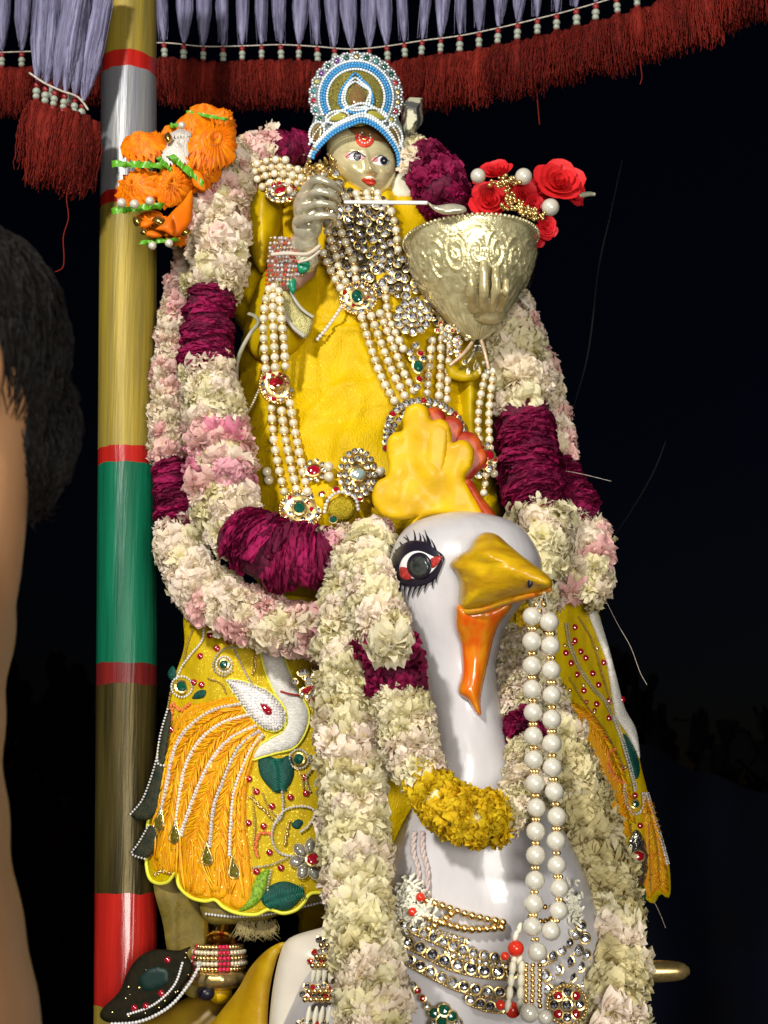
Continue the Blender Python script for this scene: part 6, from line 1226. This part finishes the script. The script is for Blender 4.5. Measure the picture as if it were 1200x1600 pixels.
# ------------------------------------------------------------------ below: foot, anklet, base, finial
def below():
    root = thing('brass_foot', W(345, 1560, -.05), 'gilt leg of the deity with a beaded anklet, below the left embroidered cloth', 'statue leg')
    OL = mat('olive_cloth', (.17, .12, .015), (.11, .08, .01), 40, rough=.6, bump=.4, bs=300)
    mb = MB(); tube(mb, [W(348, 1370, .05), W(346, 1420, .05), W(344, 1475, .05)], [.026, .026, .024], 28); build(mb, 'shin', mat('polished_gilt', (.7, .5, .16), (.5, .33, .08), 20, rough=.15, metal=1), root)
    A = mat('anklet_red', (.5, .02, .06), rough=.2)
    for j in range(5):
        mb = MB(); r = (.034, .038, .040, .040, .037)[j]; c = W(342, 1478 + j * 8.5, .05)
        for k in range(40):
            a = 2 * math.pi * k / 40; ball(mb, c + np.array([r * math.cos(a), r * math.sin(a), 0]), .0036, 1, 1 if k % 10 in (3,) or k % 40 in (31, 32) else 0)
        build(mb, 'anklet_row', [PEARL if j % 2 else GOLDR, A], root)
    mb = MB(); vs = []; seg = 40; prof = [(.036, 0), (.043, -.006), (.044, -.014), (.036, -.022), (.022, -.028), (.004, -.03)]; c = W(342, 1516, .05)
    for r, z in prof:
        for k in range(seg): a = 2 * math.pi * k / seg; q = r * (1 + .05 * math.cos(a * 14) * (1 if z > -.02 else 0)); vs.append(c + np.array([q * math.cos(a), q * math.sin(a), z]))
    mb.add(vs, [(j * seg + k, (j + 1) * seg + k, (j + 1) * seg + (k + 1) % seg, j * seg + (k + 1) % seg) for j in range(5) for k in range(seg)] + [tuple(range(seg))]); build(mb, 'fluted_cup', GOLD, root)
    mb = MB(); ball(mb, W(344, 1552, .05), (.018, .02, .016), 3); build(mb, 'ankle', COMB, root)
    mb = MB(); ball(mb, W(322, 1552, .025), (.013, .01, .011), 2); build(mb, 'dark_boss', BLACK, root)
    cl = thing('olive_curtain', W(290, 1520, .06), 'plain olive yellow cloth hanging between the pole and the gilt leg', 'cloth')
    sheet('cloth', [(250, 1350), (420, 1350), (400, 1440), (330, 1470), (320, 1500), (330, 1530), (300, 1560), (270, 1520), (256, 1450)], lambda x, y: .05 + .01 * nz(x / 20, y / 80), OL, cl, .006, 8, bump=lambda x, y: .006 * nz(x / 12, y / 60))
    h = thing('skirt_hem', W(450, 1425, .0), 'plain yellow under-hem with a stone border, below the scalloped embroidered edge', 'cloth hem')
    sheet('hem', [(318, 1400), (400, 1400), (500, 1390), (540, 1400), (500, 1415), (440, 1428), (410, 1440), (360, 1444), (322, 1440)], lambda x, y: -.005, OL, h, .03, 7, .006, 8)
    mb = MB(); beads(mb, [(322, 1428), (360, 1432), (410, 1430), (460, 1420), (510, 1408)], lambda x, y: -.013, 2.2, 2.2); build(mb, 'stone_border', CRYS, h, smooth=False)
    mb = MB(); rn = random.Random(6)
    for _ in range(170):
        x = rn.uniform(372, 430); y = 1436 + rn.uniform(0, 8); ptube(mb, [(x, y, -.01), (x + rn.uniform(-6, 8), y + 12, -.012), (x + rn.uniform(-16, 18), y + rn.uniform(14, 30), -.01)], .6, seg=3, n=2)
    build(mb, 'frayed_fringe', mat('fur_fringe', (.3, .24, .1), rough=.7), h, kind='stuff')
    # bead-bordered flap at the pole foot, cloth colour darkened for the shade there
    p = thing('dark_embroidered_flap', W(230, 1590, .0), 'dark shaded embroidered flap edged with beads, over the foot of the pole', 'embroidered flap')
    ol = [(262, 1484), (240, 1484), (216, 1496), (198, 1522), (186, 1550), (160, 1576), (158, 1592), (185, 1600), (230, 1590), (262, 1568), (288, 1540), (302, 1512), (292, 1490), (300, 1478), (280, 1485)]
    fy = lambda x, y: .02 - .0002 * (x - 160)
    sheet('cloth', ol, fy, mat('shaded_brocade', (.016, .012, .005), (.008, .008, .004), 90, rough=.7, spec=.1, bump=.8, bs=600), p, .005, 6, .006, 12)
    mb = MB(); beads(mb, [(175, 1600), (210, 1598), (240, 1588), (268, 1570), (290, 1545), (305, 1522), (312, 1505)], lambda x, y: fy(x, y) - .004, 3, 1.8); build(mb, 'bead_border', CRYS, p, smooth=False)
    sheet('leaf', [(215, 1530), (235, 1510), (262, 1512), (265, 1535), (245, 1548), (225, 1550)], lambda x, y: fy(x, y) - .004, mat('dark_green_stitch', (.003, .018, .014), rough=.5), p, .003, 5, .005, 8)
    mb = MB(); rs = random.Random(44)
    for _ in range(45):
        x, y = rs.uniform(165, 295), rs.uniform(1485, 1592)
        if inside(np.array([(x, y)]), np.array(ol, float))[0]: ball(mb, W(x, y, fy(x, y) - .005), rs.uniform(.001, .0017), 0)
    build(mb, 'gold_sequins', GOLD, p, smooth=False, kind='stuff')
    for c in ([(200, 1585), (240, 1570), (272, 1540), (285, 1505)],): mb = MB(); beads(mb, c, lambda x, y: fy(x, y) - .005, 2.2, 2); build(mb, 'rhinestone_row', CRYS, p, smooth=False)
    for (x, y) in ((252, 1552), (228, 1572), (262, 1500), (210, 1575)): mb = MB(); ball(mb, W(x, y, fy(x, y) - .006), (.005, .003, .005), 1); build(mb, 'sequin', RUBY, p)
    b = thing('yellow_base', W(330, 1600, .0), 'yellow painted base curving out behind the gilt foot', 'base'); sheet('mound', [(160, 1700), (190, 1596), (240, 1584), (290, 1560), (320, 1548), (370, 1560), (400, 1600), (420, 1700)], lambda x, y: .1, mat('shaded_yellow_base', (.3, .19, .012), (.18, .1, .008), 20, rough=.4, bump=.4, bs=60), b, .1, 9, .04, 60)  # mound's yellow paint darkened to hold the shade around the foot
    f = thing('gilt_finial', W(1045, 1530, .0), 'pointed gilt spike sticking out right of the long garland near the bottom', 'finial'); a0, a1 = W(985, 1518, -.05), W(1078, 1517, -.05)
    mb = MB(); T = [0, .3, .55, .75, .86, .94, 1]; rr = [17, 17, 15, 12, 8, 6, 2]; tube(mb, catmull([a0 + (a1 - a0) * t for t in T], 3), [np.interp(i / 18, T, rr) * K(1518, -.05) for i in range(19)], 24); build(mb, 'spike', GOLD, f)
    for k in range(5): mb = MB(); x = 1040 + k * 8; tube(mb, [W(x - 2.4, 1517.5, -.05), W(x + 2.4, 1517.5, -.05)], np.interp(x, [1035, 1078], [14, 6]) * K(1518, -.05), 16); build(mb, 'ring', GOLDR, f)
    bt = thing('blue_haze_screen', (6, 9, 0), 'added dark blue screen far behind, standing in for bluish night haze at the lower right', 'backdrop')  # added screen, its colour stands in for the bluish night haze
    mb = MB(); vs = []; 
    for i in range(61):
        for j in range(9): x = 1.6 + i * .16; z = j * .34; vs.append((x, 9 + .12 * math.sin(x * 6) + .06 * nz(x * 2, z * .6), z * (.9 + .35 * nz(x * .5, 3) + .1 * nz(x * 2, 1))))
    for i in range(61):
        for j in range(9): v = vs[i * 9 + j]; vs.append((v[0], v[1] + .01, v[2]))
    mb.add(vs, [(i * 9 + j, (i + 1) * 9 + j, (i + 1) * 9 + j + 1, i * 9 + j + 1) for i in range(60) for j in range(8)] + [(549 + i * 9 + j, 549 + i * 9 + j + 1, 549 + (i + 1) * 9 + j + 1, 549 + (i + 1) * 9 + j) for i in range(60) for j in range(8)]); build(mb, 'cloth', mat('haze_blue', (.003, .008, .03), (.0015, .003, .01), 1.0, rough=.8), bt)
    for i, (lab, pts) in enumerate((('faint hanging creeper right of the rose spray, bending down to the left', [(972, 250, .9), (955, 330, .9), (935, 420, .9), (925, 510, .9), (915, 570, .9), (895, 640, .9)]), ('faint hanging creeper at the right, level with the swan head', [(1040, 690, .9), (1020, 740, .9), (985, 800, .9), (950, 850, .9)]))):
        w = thing('hanging_creeper', W(*pts[-1]), lab, 'creeper'); mb = MB(); ptube(mb, pts, [.5, 1.3, .6], seg=6); build(mb, 'stem', mat('dark_stem', (.006, .006, .006), rough=.9), w)
    # night trees far behind
    tm = mat('night_bark', (.012, .012, .016), rough=.9); lm = mat('night_leaf', (.008, .012, .01), (.004, .006, .006), 3, rough=.8); rn = random.Random(12)
    LM = MB()
    for _ in range(420):
        v = Vector((rn.gauss(0, 1), rn.gauss(0, 1), rn.gauss(0, 1))).normalized() * rn.uniform(.55, 1.0); Fm = np.array(frame((rn.uniform(-1, 1), rn.uniform(-1, 1), rn.uniform(-.3, 1))).to_3x3()); s = rn.uniform(.06, .13)
        q = np.array([(-1, -.5, 0), (0, -.8, 0), (1, -.4, .2), (.9, .6, 0), (0, .9, .2), (-1, .5, 0)]) * s; LM.add((q @ Fm.T) + np.array(v), [(0, 1, 4, 5), (1, 2, 3, 4)])
    crown_me = LM.mesh('crown', [lm])
    labs = ['leftmost dark night tree far behind the pole', 'dark night tree behind the bearer and pole, second from left', 'dark night tree hidden mostly behind the statue, left of centre', 'dark night tree behind the deity statue, centre', 'dark night tree behind the right garland', 'dark night tree right of the embroidered cloth', 'rightmost dark night tree in the far background']
    for i in range(7):
        x = -6 + i * 2.0 + rn.uniform(-.3, .3); y = 14 + rn.uniform(-1, 1.5); h = rn.uniform(3.0, 3.9); t = thing('tree', (x, y, 0), labs[i], 'tree', 'dark trees behind the statue')
        mb = MB(); tube(mb, [(x, y, 0), (x + .05, y, 1), (x - .05, y, h - .6)], [.14, .1, .05], 10); build(mb, 'trunk', tm, t)
        inst('crown', crown_me, t, TRS((x, y, h * .55), Matrix.Rotation(i, 4, 'Z'), (1.5, 1.3, h * .5)))
below()
